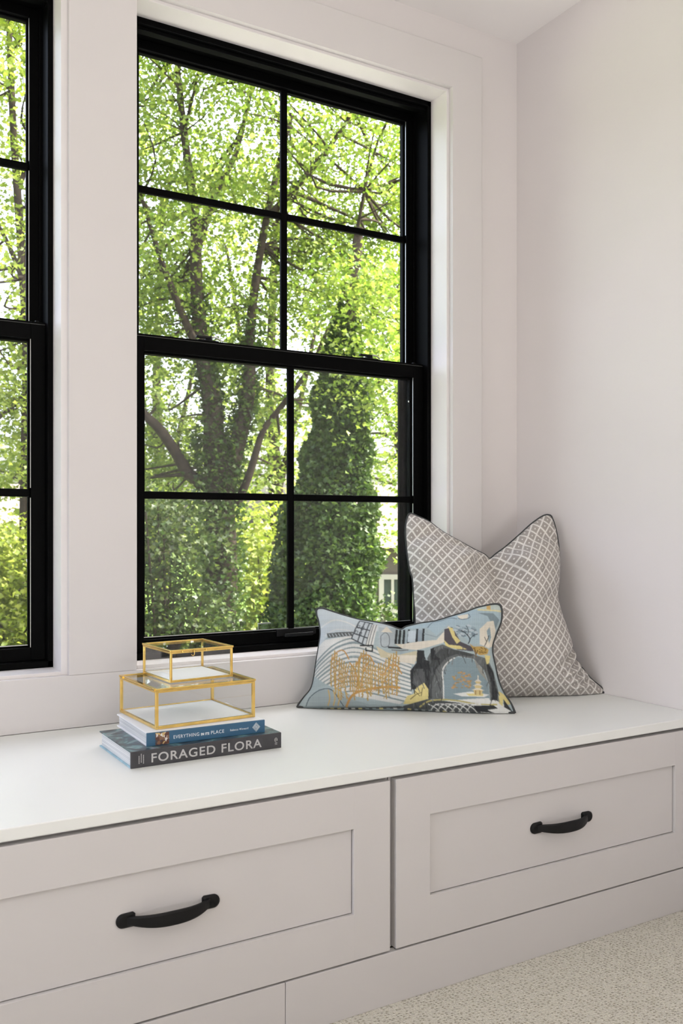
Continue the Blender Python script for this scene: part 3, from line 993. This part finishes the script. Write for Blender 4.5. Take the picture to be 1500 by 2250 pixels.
for x0 in (690, 712, 738, 770, 826, 868):
    fill([(x0, 195), (x0 + 14, 195), (x0 + 10, 300), (x0 - 6, 300)], CHAR)
fill([(772, 205), (824, 205), (820, 285), (768, 285)], (196, 210, 216))
fill([(838, 205), (866, 205), (864, 285), (836, 285)], (148, 164, 172))
line([(470, 318), (548, 318), (546, 355), (505, 352), (505, 335)], 9, CHAR)
line([(650, 325), (755, 325)], 12, CHAR); line([(670, 342), (775, 342)], 7, (120, 116, 110))
# banks
fill([(690, 300), (800, 290), (960, 280), (1040, 180), (1060, 250), (1000, 300), (900, 330), (830, 345), (740, 330)], CREAM)
fill([(570, 320), (640, 360), (720, 372), (830, 350), (860, 400), (830, 420), (690, 400), (600, 395)], (206, 196, 160))
fill([(640, 372), (830, 380), (820, 440), (720, 420)], CREAM)
line([(880, 235), (960, 260), (1000, 225)], 8, (150, 166, 170))
# sky blocks and tree outlines at the top right
fill([(730, 190), (900, 150), (1160, 70), (1360, 30), (1380, 140), (1340, 150), (1250, 300), (1180, 300), (1030, 170), (960, 250), (900, 190)], (166, 190, 200))
curve([(900, 190), (930, 150), (980, 140), (1040, 120), (1090, 130)], 4, (84, 94, 104))
fill([(1090, 105), (1165, 95), (1160, 128), (1110, 132)], CREAM)
curve([(1165, 92), (1175, 120), (1130, 135), (1100, 125)], 4, (84, 94, 104))
fill([(1200, 60), (1300, 30), (1378, 30), (1380, 78), (1290, 72)], (190, 204, 196)); fill([(1285, 34), (1312, 32), (1312, 72), (1285, 72)], (214, 172, 86)); line([(1230, 66), (1378, 72)], 10, (226, 214, 150))
fill([(1230, 90), (1330, 90), (1370, 130), (1340, 200), (1290, 110)], (128, 148, 156))
# rocks
fill([(1010, 205), (1060, 190), (1115, 290), (1190, 320), (1200, 350), (1100, 345), (1010, 300)], (92, 86, 92))
fill([(1035, 190), (1068, 200), (1080, 250), (1115, 285), (1090, 305), (1062, 262)], YEL)
fill([(1008, 282), (1040, 312), (1110, 318), (1160, 340), (1080, 338), (1020, 325)], YEL)
fill([(1240, 200), (1290, 150), (1330, 140), (1345, 200), (1330, 300), (1300, 320), (1240, 300)], CREAM)
fill([(1285, 210), (1305, 180), (1315, 250), (1300, 290)], BLUE)
curve([(1270, 310), (1285, 280), (1300, 240)], 5, CHAR); curve([(1285, 280), (1270, 250)], 4, CHAR)
fill([(900, 400), (940, 330), (1000, 310), (1090, 350), (1200, 372), (1290, 390), (1330, 470), (1360, 590), (1365, 690), (1310, 690), (1300, 560), (1270, 470), (1200, 400), (1100, 385), (1040, 420), (1005, 480), (1010, 665), (905, 660)], MID)
fill([(1000, 330), (1090, 345), (1210, 370), (1180, 385), (1090, 372), (1020, 400), (960, 470), (930, 560), (930, 660), (905, 660), (900, 480), (940, 390)], (78, 81, 82))
fill([(1280, 400), (1330, 480), (1345, 580), (1360, 600), (1350, 690), (1318, 690), (1318, 560), (1290, 470)], CHAR)
fill([(835, 345), (880, 350), (885, 410), (915, 420), (915, 650), (850, 600), (795, 600), (790, 480), (830, 430)], CHAR)
fill([(815, 470), (880, 470), (890, 560), (840, 590), (805, 560)], (92, 94, 96))
fill([(920, 340), (950, 330), (955, 385), (990, 410), (925, 415)], CHAR)
arch = fill([(1010, 662), (1006, 480), (1040, 425), (1095, 390), (1190, 400), (1262, 470), (1296, 560), (1306, 690), (1100, 690)], (132, 154, 162))
fill([(1200, 395), (1262, 470), (1290, 540), (1240, 490), (1215, 440)], (150, 150, 140))
curve([(1006, 662), (1004, 570), (1000, 480), (1030, 430), (1075, 398)], 8, WHT)
fill([(1270, 365), (1310, 370), (1300, 420), (1285, 430)], YEL)
# small trees on the rocks
for _ in range(46):
    a, r_ = random.uniform(0, 6.28), random.uniform(0, 1) ** .5
    line([(1140 + 75 * r_ * math.cos(a), 215 + 45 * r_ * math.sin(a)), (1140 + 75 * r_ * math.cos(a) + 14, 215 + 45 * r_ * math.sin(a) + 6)], random.uniform(8, 15), random.choice(((184, 198, 206), (120, 140, 150), (150, 170, 180))))
curve([(1165, 300), (1175, 270), (1150, 235), (1120, 215)], 7, (62, 66, 72)); curve([(1175, 270), (1200, 245), (1225, 235)], 5, (62, 66, 72)); curve([(1160, 250), (1165, 210), (1150, 180)], 4, (62, 66, 72))
fill([(1172, 300), (1200, 318), (1260, 312), (1300, 330), (1290, 360), (1240, 372), (1205, 350)], GOLD)
for _ in range(34):
    x, y = random.uniform(1195, 1285), random.uniform(322, 358); line([(x, y), (x + 2, y)], 5, (120, 88, 40))
# scene under the arch
for _ in range(60):
    x, y = random.uniform(1060, 1180), random.uniform(485, 590)
    if (x < 1100 and y < 510): continue
    line([(x, y), (x + random.uniform(4, 12), y)], random.uniform(6, 12), random.choice(((180, 148, 88), (160, 140, 100), (204, 152, 84))), arch)
fill([(1070, 628), (1180, 612), (1300, 628), (1270, 645), (1120, 642)], WHT); fill([(1150, 625), (1265, 622), (1260, 638), (1170, 640)], YEL)
for (a, b_, w_) in ((600, 632, 30), (572, 590, 24), (545, 560, 18)):
    fill([(1228 - w_, a), (1228 + w_, a), (1228 + w_ * .8, b_), (1228 - w_ * .8, b_)], (214, 190, 120))
    fill([(1228 - w_ * 1.5, a + 4), (1228, a - 16), (1228 + w_ * 1.5, a + 4), (1228, a - 2)], CREAM)
line([(1228, 545), (1228, 508)], 6, CREAM); line([(1212, 606), (1212, 630)], 5, (150, 110, 50)); line([(1240, 606), (1240, 630)], 5, (150, 110, 50))
fill([(1020, 670), (1300, 650), (1320, 690), (1100, 690)], WHT)
# foreground bank, yellow rocks and trellis bridge
fill([(740, 690), (770, 640), (810, 630), (830, 590), (880, 558), (908, 600), (905, 665), (850, 672), (800, 690)], YEL)
for q in ([(790, 660), (830, 630), (860, 620)], [(860, 640), (870, 590)], [(820, 610), (850, 640)]):
    line(q, 5, (110, 96, 60))
fill([(740, 700), (900, 660), (1180, 690), (1350, 700), (1460, 740), (1450, 775), (1000, 770), (740, 735)], (86, 90, 90))
fill([(1180, 690), (1340, 660), (1400, 690), (1460, 745), (1440, 765), (1250, 740)], WHT)
fill([(1200, 700), (1330, 695), (1360, 715), (1290, 725), (1340, 745), (1220, 735)], CHAR)
fill([(1365, 600), (1400, 620), (1450, 680), (1420, 690), (1395, 650), (1390, 700), (1365, 680)], YEL); fill([(1395, 650), (1425, 690), (1460, 735), (1400, 705)], CHAR)
curve([(850, 705), (910, 672), (1010, 664), (1110, 672), (1220, 690), (1350, 690)], 9, (186, 172, 92))
for x in range(905, 1180, 48):
    curve([(x, 745), (x + 45, 695), (x + 100, 690)], 5, WHT, None, 10); curve([(x, 690), (x + 50, 715), (x + 85, 750)], 5, WHT, None, 10)
fill([(60, 700), (500, 700), (500, 712), (60, 714)], (130, 146, 150))
line([(60, 716), (420, 714), (720, 708), (880, 735), (1300, 762), (1450, 768)], 13, (84, 88, 88))
for x in range(80, 1400, 46):
    line([(x, 714 + max(0, (x - 720) * .07)), (x + 18, 715 + max(0, (x - 720) * .07))], 8, random.choice((WHT, YEL, GREY, (150, 160, 160))))
# golden willow
curve([(370, 700), (400, 650), (440, 620), (520, 600), (640, 585), (720, 590)], 15, ORG)
curve([(440, 620), (450, 540), (430, 470), (400, 430)], 9, ORG); curve([(470, 610), (480, 520), (520, 430)], 8, ORG); curve([(600, 590), (640, 520), (690, 440)], 8, ORG)
for x in list(range(283, 722, 16)):
    y0 = 345 + 95 * abs(math.sin((x - 300) / 62.0)) + random.uniform(-10, 15)
    y1 = random.uniform(560, 670)
    pts = [(x, y0), (x - 8 + random.uniform(-8, 8), (y0 + y1) / 2), (x - 4 + random.uniform(-10, 10), y1)]
    curve(pts, 7.5, GOLD, None, 12)
    y = y0 + 20
    while y < y1 - 10:
        s_ = random.choice((-1, 1))
        line([(x - 5, y), (x - 5 + s_ * 12, y + 15)], 5, random.choice((GOLD, ORG, (176, 140, 60))))
        y += random.uniform(16, 30)
for c in ((340, 350), (505, 385), (680, 445)):
    curve([(c[0] - 60, c[1] + 60), (c[0] - 25, c[1] + 5), (c[0] + 20, c[1]), (c[0] + 55, c[1] + 55)], 8, ORG)
for x in (255, 290, 320):
    curve([(x, 600), (x + 8, 650), (x - 6, 695)], 8, (206, 170, 90))
# brush marks in the rocks and washes, then the dye bleeding a little
base_art = art.copy()
for _ in range(420):
    x, y = random.uniform(790, 1370), random.uniform(320, 690)
    c0_ = base_art[int(y / 2), int(x / 2)]
    if c0_.max() < .30:
        k_ = random.choice((.6, .75, 1.35, 1.6))
        a_ = random.uniform(1.1, 2.0); l_ = random.uniform(15, 50)
        P_ = [(x, y), (x + l_ * math.cos(a_), y + l_ * math.sin(a_))]
        col_ = [min(255, 255 * (min(1, q * k_) ** (1 / 2.2))) for q in c0_]
        line(P_, random.uniform(3, 7), col_)
for _ in range(5):
    wash = rng.random((9, 16))
    wy, wx = np.linspace(0, 7.99, GH), np.linspace(0, 14.99, GW)
    iy_, ix_ = wy.astype(int), wx.astype(int)
    ty_, tx_ = (wy - iy_)[:, None], (wx - ix_)[None]
    bl = (wash[iy_][:, ix_] * (1 - tx_) + wash[iy_][:, ix_ + 1] * tx_) * (1 - ty_) + (wash[iy_ + 1][:, ix_] * (1 - tx_) + wash[iy_ + 1][:, ix_ + 1] * tx_) * ty_
    art *= (1 + .10 * (bl - .5))[..., None]
pad = np.pad(art, ((1, 1), (1, 1), (0, 0)), mode='edge')
art = .4 * art + .15 * (pad[:-2, 1:-1] + pad[2:, 1:-1] + pad[1:-1, :-2] + pad[1:-1, 2:])
art = .78 * art + .22 * (art @ np.array([.25, .62, .13]))[..., None] * np.array([1.0, 1.0, .95])
art *= .88
# slub of the linen
slub = 1 + .10 * (rng.random((1, GW, 1)) - .5) + .10 * (rng.random((GH, 1, 1)) - .5)
art *= slub
fx = np.clip(((Sl[..., 0] - 640) * 3 / 2), 0, GW - 1.001)
fy = np.clip(((Sl[..., 1] - 1320) * 3 / 2), 0, GH - 1.001)
ix, iy = fx.astype(int), fy.astype(int)
tx, ty = (fx - ix)[..., None], (fy - iy)[..., None]
colr = (art[iy, ix] * (1 - tx) + art[iy, np.minimum(ix + 1, GW - 1)] * tx) * (1 - ty) + (art[np.minimum(iy + 1, GH - 1), ix] * (1 - tx) + art[np.minimum(iy + 1, GH - 1), np.minimum(ix + 1, GW - 1)] * tx) * ty
ca = ol.data.color_attributes.new('print', 'FLOAT_COLOR', 'POINT')
ca.data.foreach_set('color', np.concatenate([colr.reshape(-1, 3), np.ones((colr.shape[0] * colr.shape[1], 1))], 1).ravel())


# ------------------------------------------------------------------ outdoors
GZ = -3.05                                    # the garden lies a storey below


def leaf_mat(name, dark, mid, light, trans=0.5):
    m, nt, b = new_mat(name)
    N, L = nt.nodes, nt.links
    ge = N.new('ShaderNodeNewGeometry')
    rp = N.new('ShaderNodeValToRGB')
    rp.color_ramp.elements[0].color = (*dark, 1)
    rp.color_ramp.elements[1].color = (*light, 1)
    e = rp.color_ramp.elements.new(.5); e.color = (*mid, 1)
    L.new(ge.outputs['Random Per Island'], rp.inputs['Fac'])
    N.remove(b)
    df = N.new('ShaderNodeBsdfDiffuse'); tl = N.new('ShaderNodeBsdfTranslucent'); gl = N.new('ShaderNodeBsdfGlossy')
    gl.inputs['Roughness'].default_value = .45
    L.new(rp.outputs[0], df.inputs[0]); L.new(rp.outputs[0], tl.inputs[0])
    m1 = N.new('ShaderNodeMixShader'); m1.inputs[0].default_value = trans
    L.new(df.outputs[0], m1.inputs[1]); L.new(tl.outputs[0], m1.inputs[2])
    m2 = N.new('ShaderNodeMixShader'); m2.inputs[0].default_value = .03
    L.new(m1.outputs[0], m2.inputs[1]); L.new(gl.outputs[0], m2.inputs[2])
    L.new(m2.outputs[0], N['Material Output'].inputs['Surface'])
    return m


M_maple = leaf_mat('maple_leaves', (0.075, 0.140, 0.012), (0.145, 0.221, 0.022), (0.250, 0.313, 0.053))
M_maple2 = leaf_mat('young_maple_leaves', (0.110, 0.178, 0.014), (0.190, 0.259, 0.026), (0.290, 0.346, 0.059))
M_ivy = leaf_mat('ivy_leaves', (0.024, 0.056, 0.007), (0.044, 0.090, 0.011), (0.088, 0.142, 0.020), .3)
M_far = leaf_mat('far_tree_leaves', (0.120, 0.178, 0.025), (0.190, 0.254, 0.037), (0.290, 0.340, 0.074))
M_shrub = leaf_mat('shrub_leaves', (.022, .046, .008), (.043, .078, .012), (.085, .12, .020), .35)  # darker copy of the shrub leaves, shade put into the colour
M_sunshrub = leaf_mat('sunlit_shrub_leaves', (0.140, 0.205, 0.015), (0.210, 0.270, 0.028), (0.300, 0.335, 0.056))  # brighter copy of the shrub leaves, sunlight put into the colour
M_bark = paint('bark', srgb(58, 51, 43), .95, spec=.05, var=.35, scale=14, bump=.6, bscale=30)
M_yard_bounce = paint('yard_bounce_grey', (.19, .195, .18), .95, spec=.1, var=.2, scale=2)  # unseen yard, neutral grey chosen to bounce light into the room


def leaves(name, C, size, mat, parent, updir=.5):
    """C: leaf centres; every leaf a three-lobed blade of four triangles"""
    n = len(C)
    d = rng.normal(size=(n, 3)); d[:, 2] = np.abs(d[:, 2]) + updir      # blade normals lean to the sky
    d /= np.linalg.norm(d, axis=1)[:, None]
    a = rng.normal(size=(n, 3)); a -= d * (a * d).sum(1)[:, None]; a /= np.linalg.norm(a, axis=1)[:, None]
    b = np.cross(d, a)
    s = size * rng.uniform(.6, 1.25, (n, 1))
    shp = [(-.5, 0, 0), (-.05, .52, .10), (.10, .20, .02), (.55, 0, -.06), (.10, -.20, .02), (-.05, -.52, .10)]
    V = np.stack([C + s * (p * a + q * b + r * d) for p, q, r in shp], 1).reshape(-1, 3)
    o = (np.arange(n) * 6)[:, None]
    Fc = np.concatenate([o + np.array([[0, 2, 1]]), o + np.array([[0, 3, 2]]), o + np.array([[0, 4, 3]]), o + np.array([[0, 5, 4]])], 0)
    ob = from_arrays(name, V, Fc, mat, parent)
    ob['kind'] = 'stuff'
    return ob


def clusters(cc, per, sig, flat=.55):
    k = len(cc)
    off = rng.normal(size=(k, per, 3)) * np.array([sig, sig, sig * flat])
    dr = -.12 * (off[..., 0] ** 2 + off[..., 1] ** 2) / sig
    off[..., 2] += dr
    return (cc[:, None] + off).reshape(-1, 3)


def nearest_on(limbs, p):
    best = None
    for path in limbs:
        d = np.linalg.norm(path - p, axis=1) + .35 * np.maximum(0, path[:, 2] - p[2])
        i = int(d.argmin())
        if best is None or d[i] < best[0]: best = (d[i], path[i])
    return best[1]


def uvc(P):
    q = P - np.array([0, 0, CAMZ])
    c = q @ FW
    return 750 + FPX * (q @ RT) / c, HV - FPX * q[:, 2] / c, c


def inside(P, zone):
    if zone is None: return P
    return P[zone(*uvc(P))]


def tree(name, label, limbs_px, cl, per, sig, size, lm, twigs=True, group=None, extra=None, tw_r=.010, zone=None):
    """limbs_px: (list of (u, v, c), r0, r1); cl: cluster centres"""
    cl = inside(cl, zone)
    paths = [(smooth_path([px(*q) for q in L_], 20), np.linspace(r0, r1, 20)) for L_, r0, r1 in limbs_px]
    base = paths[0][0][0]
    root = tag(empty(name, tuple(base)), label, 'tree', group)
    tubes('trunk', paths[:1], M_bark, root, n=10)
    if len(paths) > 1:
        for p in paths[1:]:
            tubes('limb', [p], M_bark, root, n=8)
    tw = []
    if twigs:
        lp = [p for p, _ in paths]
        for c in cl[::2]:
            q = nearest_on(lp, c)
            mid = (q + c) / 2 + rng.normal(size=3) * .10 * np.linalg.norm(c - q) - np.array([0, 0, .05 * np.linalg.norm(c - q)])
            tw.append((smooth_path([q, mid, c], 7), np.linspace(tw_r * (1 + .8 * np.linalg.norm(c - q)), .003, 7)))
        o = tubes('twigs', tw, M_bark, root, n=4)
        o['kind'] = 'stuff'
    C = inside(clusters(cl, per, sig), zone)
    leaves('foliage', C, size, lm, root)
    if extra is not None:
        leaves('ivy', extra, .062, M_ivy, root)
    return root


def cpx(n, u0, u1, v0, v1, c0, c1, keep=None):
    out = []
    while len(out) < n:
        u, v, c = random.uniform(u0, u1), random.uniform(v0, v1), random.uniform(c0, c1)
        if keep is None or random.random() < keep(u, v): out.append(px(u, v, c))
    return np.array(out)


def gv(c):                                    # pixel row of the ground at distance c
    return HV + (CAMZ - GZ) / c * FPX


# the big forked maple in the middle of the right-hand window
c0 = 11.0
ivy_pts = []
tr_path = smooth_path([px(452, gv(c0), c0), px(468, 1500, c0), px(486, 1280, c0), px(482, 1090, c0), px(470, 960, c0)], 60)
for p in tr_path[18:]:
    for _ in range(90):
        a = random.uniform(0, 6.28); r_ = .20 + abs(random.gauss(0, .07))
        ivy_pts.append(p + np.array([r_ * math.cos(a), r_ * math.sin(a), random.uniform(-.15, .15)]))
for L_ in ([(470, 960), (466, 870), (450, 800), (432, 640)], [(500, 1060), (530, 940), (547, 860), (556, 720)]):
    for p in smooth_path([px(u, v, c0) for u, v in L_], 40):
        for _ in range(30):
            a = random.uniform(0, 6.28); r_ = .09 + abs(random.gauss(0, .05))
            ivy_pts.append(p + np.array([r_ * math.cos(a), r_ * math.sin(a), random.uniform(-.12, .12)]))
limbs = [([(452, gv(c0), c0), (468, 1500, c0), (486, 1280, c0), (482, 1090, c0), (470, 960, c0)], .26, .14),
         ([(478, 1085, c0), (418, 1045, c0), (388, 997, c0 - .1), (352, 945, c0 - .2), (322, 915, c0 - .2), (280, 870, c0 - .3)], .085, .045),
         ([(470, 960, c0), (466, 880, c0), (448, 800, c0), (432, 640, c0), (428, 480, c0), (405, 300, c0), (385, 100, c0)], .14, .03),
         ([(490, 1085, c0), (518, 985, c0), (538, 905, c0), (548, 830, c0), (552, 690, c0 + .2), (585, 480, c0 + .3), (640, 250, c0 + .4)], .13, .03),
         ([(520, 1110, c0), (545, 1050, c0), (562, 995, c0), (580, 942, c0), (625, 884, c0), (690, 790, c0 - .2), (760, 620, c0 - .3), (800, 420, c0 - .4)], .055, .02),
         ([(450, 800, c0), (400, 690, c0 - .2), (350, 560, c0 - .3), (310, 430, c0 - .4)], .06, .02),
         ([(430, 560, c0), (470, 430, c0 + .2), (520, 330, c0 + .3), (560, 160, c0 + .4)], .06, .02),
         ([(586, 480, c0 + .3), (660, 400, c0), (740, 300, c0 - .2), (830, 150, c0 - .2)], .05, .015),
         ([(690, 790, c0 - .2), (760, 730, c0), (830, 690, c0)], .035, .012)]
cl = np.concatenate([cpx(400, 180, 1000, -260, 640, 9.0, 13.6), cpx(50, 180, 1000, 560, 800, 10.8, 13.2), cpx(46, 590, 960, 380, 640, 11.3, 13.4), cpx(46, 230, 960, 600, 900, 11.4, 13.4), cpx(26, 260, 420, 850, 1120, 11.3, 13.0), cpx(10, 500, 640, 880, 1080, 11.5, 13.0)])
tree('forked_maple_tree', 'tall forked maple with ivy-covered trunk filling the right-hand window', limbs, cl, 170, .27, .056, M_maple, extra=np.array(ivy_pts),
     zone=lambda u, v, c: (u > 222) & (c > 8.9) & ~((u > 520) & (v > 440) & (c < 10.75)))

# the ivy-clad tree right of it, dark and dense
c1 = 9.6
pts = []
while len(pts) < 46000:
    t = random.random()
    v = 640 + (1560 - 640) * t ** .8
    cu = np.interp(v, [640, 800, 1000, 1200, 1400, 1560], [762, 752, 745, 720, 700, 690])
    hw = np.interp(v, [640, 760, 900, 1000, 1150, 1300, 1560], [12, 45, 80, 100, 118, 142, 150])
    hw *= .86 + .28 * noise.noise(Vector((v / 90, 3.1, 0)))
    a = random.uniform(0, 6.28); r_ = random.uniform(.35, 1) ** .5 * (1 + .22 * noise.noise(Vector((math.cos(a) * 1.5, math.sin(a) * 1.5, v / 80))))
    q_ = cu + hw * r_ * math.cos(a)
    if q_ > 552: pts.append(px(q_, v, c1 + hw * c1 / FPX * r_ * math.sin(a)))
iv = tag(empty('ivy_clad_tree', tuple(px(700, gv(c1), c1))), 'dark dense ivy-clad tree behind the lower right panes', 'tree')
tubes('trunk', [(smooth_path([px(700, gv(c1), c1), px(715, 1350, c1), px(745, 1000, c1), px(762, 720, c1), px(790, 500, c1)], 20), np.linspace(.34, .04, 20))], M_bark, iv, n=10)
leaves('ivy', np.array(pts), .056, M_ivy, iv, .2)
cl = np.concatenate([cpx(60, 690, 880, 560, 900, 8.8, 10.4), cpx(26, 820, 930, 880, 1190, 9.2, 11)])
leaves('foliage', inside(clusters(cl, 100, .22), lambda u, v, c: (c < 10.45) & (v > 500) & (u > 552)), .055, M_maple, iv)

# slim maple seen in the left-hand window
c2 = 9.5
limbs = [([(52, gv(c2), c2), (56, 1240, c2), (58, 1000, c2), (60, 780, c2), (48, 560, c2), (30, 300, c2), (20, 60, c2)], .075, .03),
         ([(59, 860, c2), (20, 900, c2 - .1), (-30, 930, c2 - .2)], .03, .012),
         ([(52, 620, c2), (10, 520, c2), (-60, 400, c2)], .035, .012),
         ([(40, 420, c2), (80, 300, c2), (130, 160, c2)], .03, .012)]
cl = np.concatenate([cpx(130, -220, 300, -260, 800, 8.2, 11.2), cpx(42, -160, 180, 760, 1080, 8.6, 11.0)])
tree('slim_maple_tree', 'slim young maple with a bare thin trunk seen through the left-hand window', limbs, cl, 150, .26, .056, M_maple2, zone=lambda u, v, c: (u < 205) & (v < 1100))

# trees farther off fill the gaps
far = [(170, 18.2, 'loose pale-green tree far behind the slim maple', 60), (350, 22.0, 'pale yellow-green tree far behind the left panes of the right-hand window', 80),
       (600, 18.4, 'pale-green tree far behind the fork of the big maple', 70), (880, 26.0, 'pale-green tree far behind, beyond the ivy-clad tree', 70)]
for (u, c, lab, n) in far:
    limbs = [([(u, gv(c), c), (u + 8, 1150, c), (u - 6, 850, c), (u + 5, 500, c)], .22, .05),
             ([(u + 5, 1100, c), (u + 60, 880, c), (u + 110, 640, c)], .09, .03), ([(u - 2, 1000, c), (u - 60, 800, c), (u - 100, 560, c)], .08, .03)]
    cl = np.concatenate([cpx(n, u - 190, u + 190, 250, 1150, c - 1, c + 1), cpx(n // 3, u - 170, u + 170, 900, 1300, c - 1, c + 1)])
    tree('distant_tree', lab, limbs, cl, 46, .52, .17, M_far, group='trees in the distance', tw_r=.02,
         zone=lambda uu, vv, cc, u=u, c=c: (abs(cc - c) < 1.3) & (uu > (408 if u == 600 else -400)) & (uu < {170: 392, 600: 715}.get(u, 2000)))

# shrubs
def shrub(label, u0, u1, v0, v1, c, n, per, size, mat, sig=.2, dc=.6, zone=None):
    ub = (u0 + u1) / 2
    base = px(ub, gv(c), c)
    root = tag(empty('garden_shrub', tuple(base)), label, 'shrub', 'shrubs in the garden')
    cl = cpx(n, u0, u1, v0, v1, c - dc, c + dc)
    st = []
    for q in cl[::max(1, n // 14)]:
        b0 = base + np.array([random.uniform(-.3, .3), random.uniform(-.3, .3), 0])
        st.append((smooth_path([b0, (b0 + q) / 2 + rng.normal(size=3) * .12, q], 8), np.linspace(.035, .008, 8)))
    tubes('stems', st, M_bark, root, n=5)
    leaves('foliage', inside(clusters(cl, per, sig), zone), size, mat, root)


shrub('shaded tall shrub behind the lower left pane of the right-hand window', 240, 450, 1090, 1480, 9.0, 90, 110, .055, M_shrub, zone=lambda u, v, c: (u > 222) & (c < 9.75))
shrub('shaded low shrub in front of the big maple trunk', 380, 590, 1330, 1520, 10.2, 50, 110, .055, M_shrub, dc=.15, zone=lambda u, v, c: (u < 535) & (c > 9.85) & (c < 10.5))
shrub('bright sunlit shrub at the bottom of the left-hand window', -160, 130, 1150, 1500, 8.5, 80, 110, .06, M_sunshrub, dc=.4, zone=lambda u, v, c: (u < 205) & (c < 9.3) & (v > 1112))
shrub('bright yellow-green shrub in the gap right of the big trunk', 470, 640, 1120, 1420, 15.0, 70, 60, .11, M_sunshrub, .3)
shrub('leafy green shrub before the neighbouring house', 800, 1010, 1330, 1480, 13.0, 36, 62, .09, M_shrub)

shrub('broad yellow-green shrub far behind the slim maple', -190, 260, 1190, 1430, 15.0, 90, 60, .12, M_sunshrub, .32)

# neighbouring house far right, and another whose pale roof shows at the left
M_siding = paint('taupe_siding', srgb(112, 102, 92), .8, var=.05, scale=3)
M_roof = paint('shingle_roof', srgb(120, 108, 100), .9, var=.12, scale=12)
M_roof2 = paint('pale_shingle_roof', srgb(142, 128, 120), .9, var=.08, scale=12)
M_wtrim = paint('white_house_trim', srgb(190, 184, 172), .6, var=.02)
M_dkpane = paint('dark_pane', srgb(70, 80, 74), .15, spec=.6, var=.2, scale=3)


def house(label, u0, u1, vtop, c, roofm, wins):
    p0, p1 = px(u0, vtop, c), px(u1, vtop, c)
    w = np.linalg.norm(p1 - p0)
    ang = math.degrees(math.atan2(p1[1] - p0[1], p1[0] - p0[0]))
    M = Matrix.Translation((p0[0], p0[1], 0)) @ Matrix.Rotation(math.radians(ang), 4, 'Z')
    ze = p0[2]
    root = tag(empty('neighbouring_house', (*(p0[:2] + p1[:2]) / 2, GZ)), label, 'house', 'houses beyond the trees')
    box('wall', (0, w, 0, 2.6, GZ, ze), M_siding, root, 0, M)
    bm = bmesh.new()
    vs = [bm.verts.new(M @ Vector(q)) for q in ((-.4, -.45, ze - .1), (w + .4, -.45, ze - .1), (w + .4, 3.0, ze - .1), (-.4, 3.0, ze - .1), (-.4, 1.3, ze + 1.1), (w + .4, 1.3, ze + 1.1))]
    for f in ((0, 1, 5, 4), (3, 4, 5, 2), (0, 4, 3), (1, 2, 5), (0, 3, 2, 1)):
        bm.faces.new([vs[i] for i in f])
    from_bm('roof', bm, roofm, root)
    for (ua, ub, va, vb) in wins:
        a, b_ = px(ua, va, c), px(ub, vb, c)
        s0 = np.linalg.norm(px(ua, vtop, c) - p0); s1 = np.linalg.norm(px(ub, vtop, c) - p0)
        z1, z0 = a[2], b_[2]
        fr = boxes('window', [(s0, s0 + .09, -.06, 0, z0, z1), (s1 - .09, s1, -.06, 0, z0, z1), (s0 + .09, s1 - .09, -.06, 0, z0, z0 + .09), (s0 + .09, s1 - .09, -.06, 0, z1 - .09, z1),
                              ((s0 + s1) / 2 - .025, (s0 + s1) / 2 + .025, -.05, 0, z0 + .09, z1 - .09)], M_wtrim, root, 0, M)
        box('pane', (s0 + .09, (s0 + s1) / 2 - .025, -.02, 0, z0 + .09, z1 - .09), M_dkpane, fr, 0, M)
        box('pane', ((s0 + s1) / 2 + .025, s1 - .09, -.02, 0, z0 + .09, z1 - .09), M_dkpane, fr, 0, M)
    return root


house('taupe house with a white-framed window glimpsed beyond the ivy-clad tree', 815, 1080, 1190, 16.5, M_roof, [(832, 892, 1262, 1346)])
house('house with a pale roof glimpsed through the left-hand window', -330, 70, 1150, 24.0, M_roof2, [(-60, 0, 1185, 1270)])
# the garden: unseen grey yard added for its neutral bounce, lawn beyond
def land(name, y0, y1, mat):
    bm = bmesh.new()
    bmesh.ops.create_grid(bm, x_segments=30, y_segments=20, size=.5)
    for v in bm.verts:
        x, y = v.co.x * 110 + 8, y0 + (v.co.y + .5) * (y1 - y0)
        v.co = Vector((x, y, GZ - .05 + .12 * noise.noise(Vector((x * .15, y * .15, 0)))))
    return tag(from_bm(name, bm, mat), kind='structure')


M_grass = paint('lawn_grass', (.07, .12, .025), .95, spec=.05, var=.3, scale=2)
land('ground', 2.6, 11.0, M_yard_bounce)
land('ground_lawn', 11.0, 95.0, M_grass)
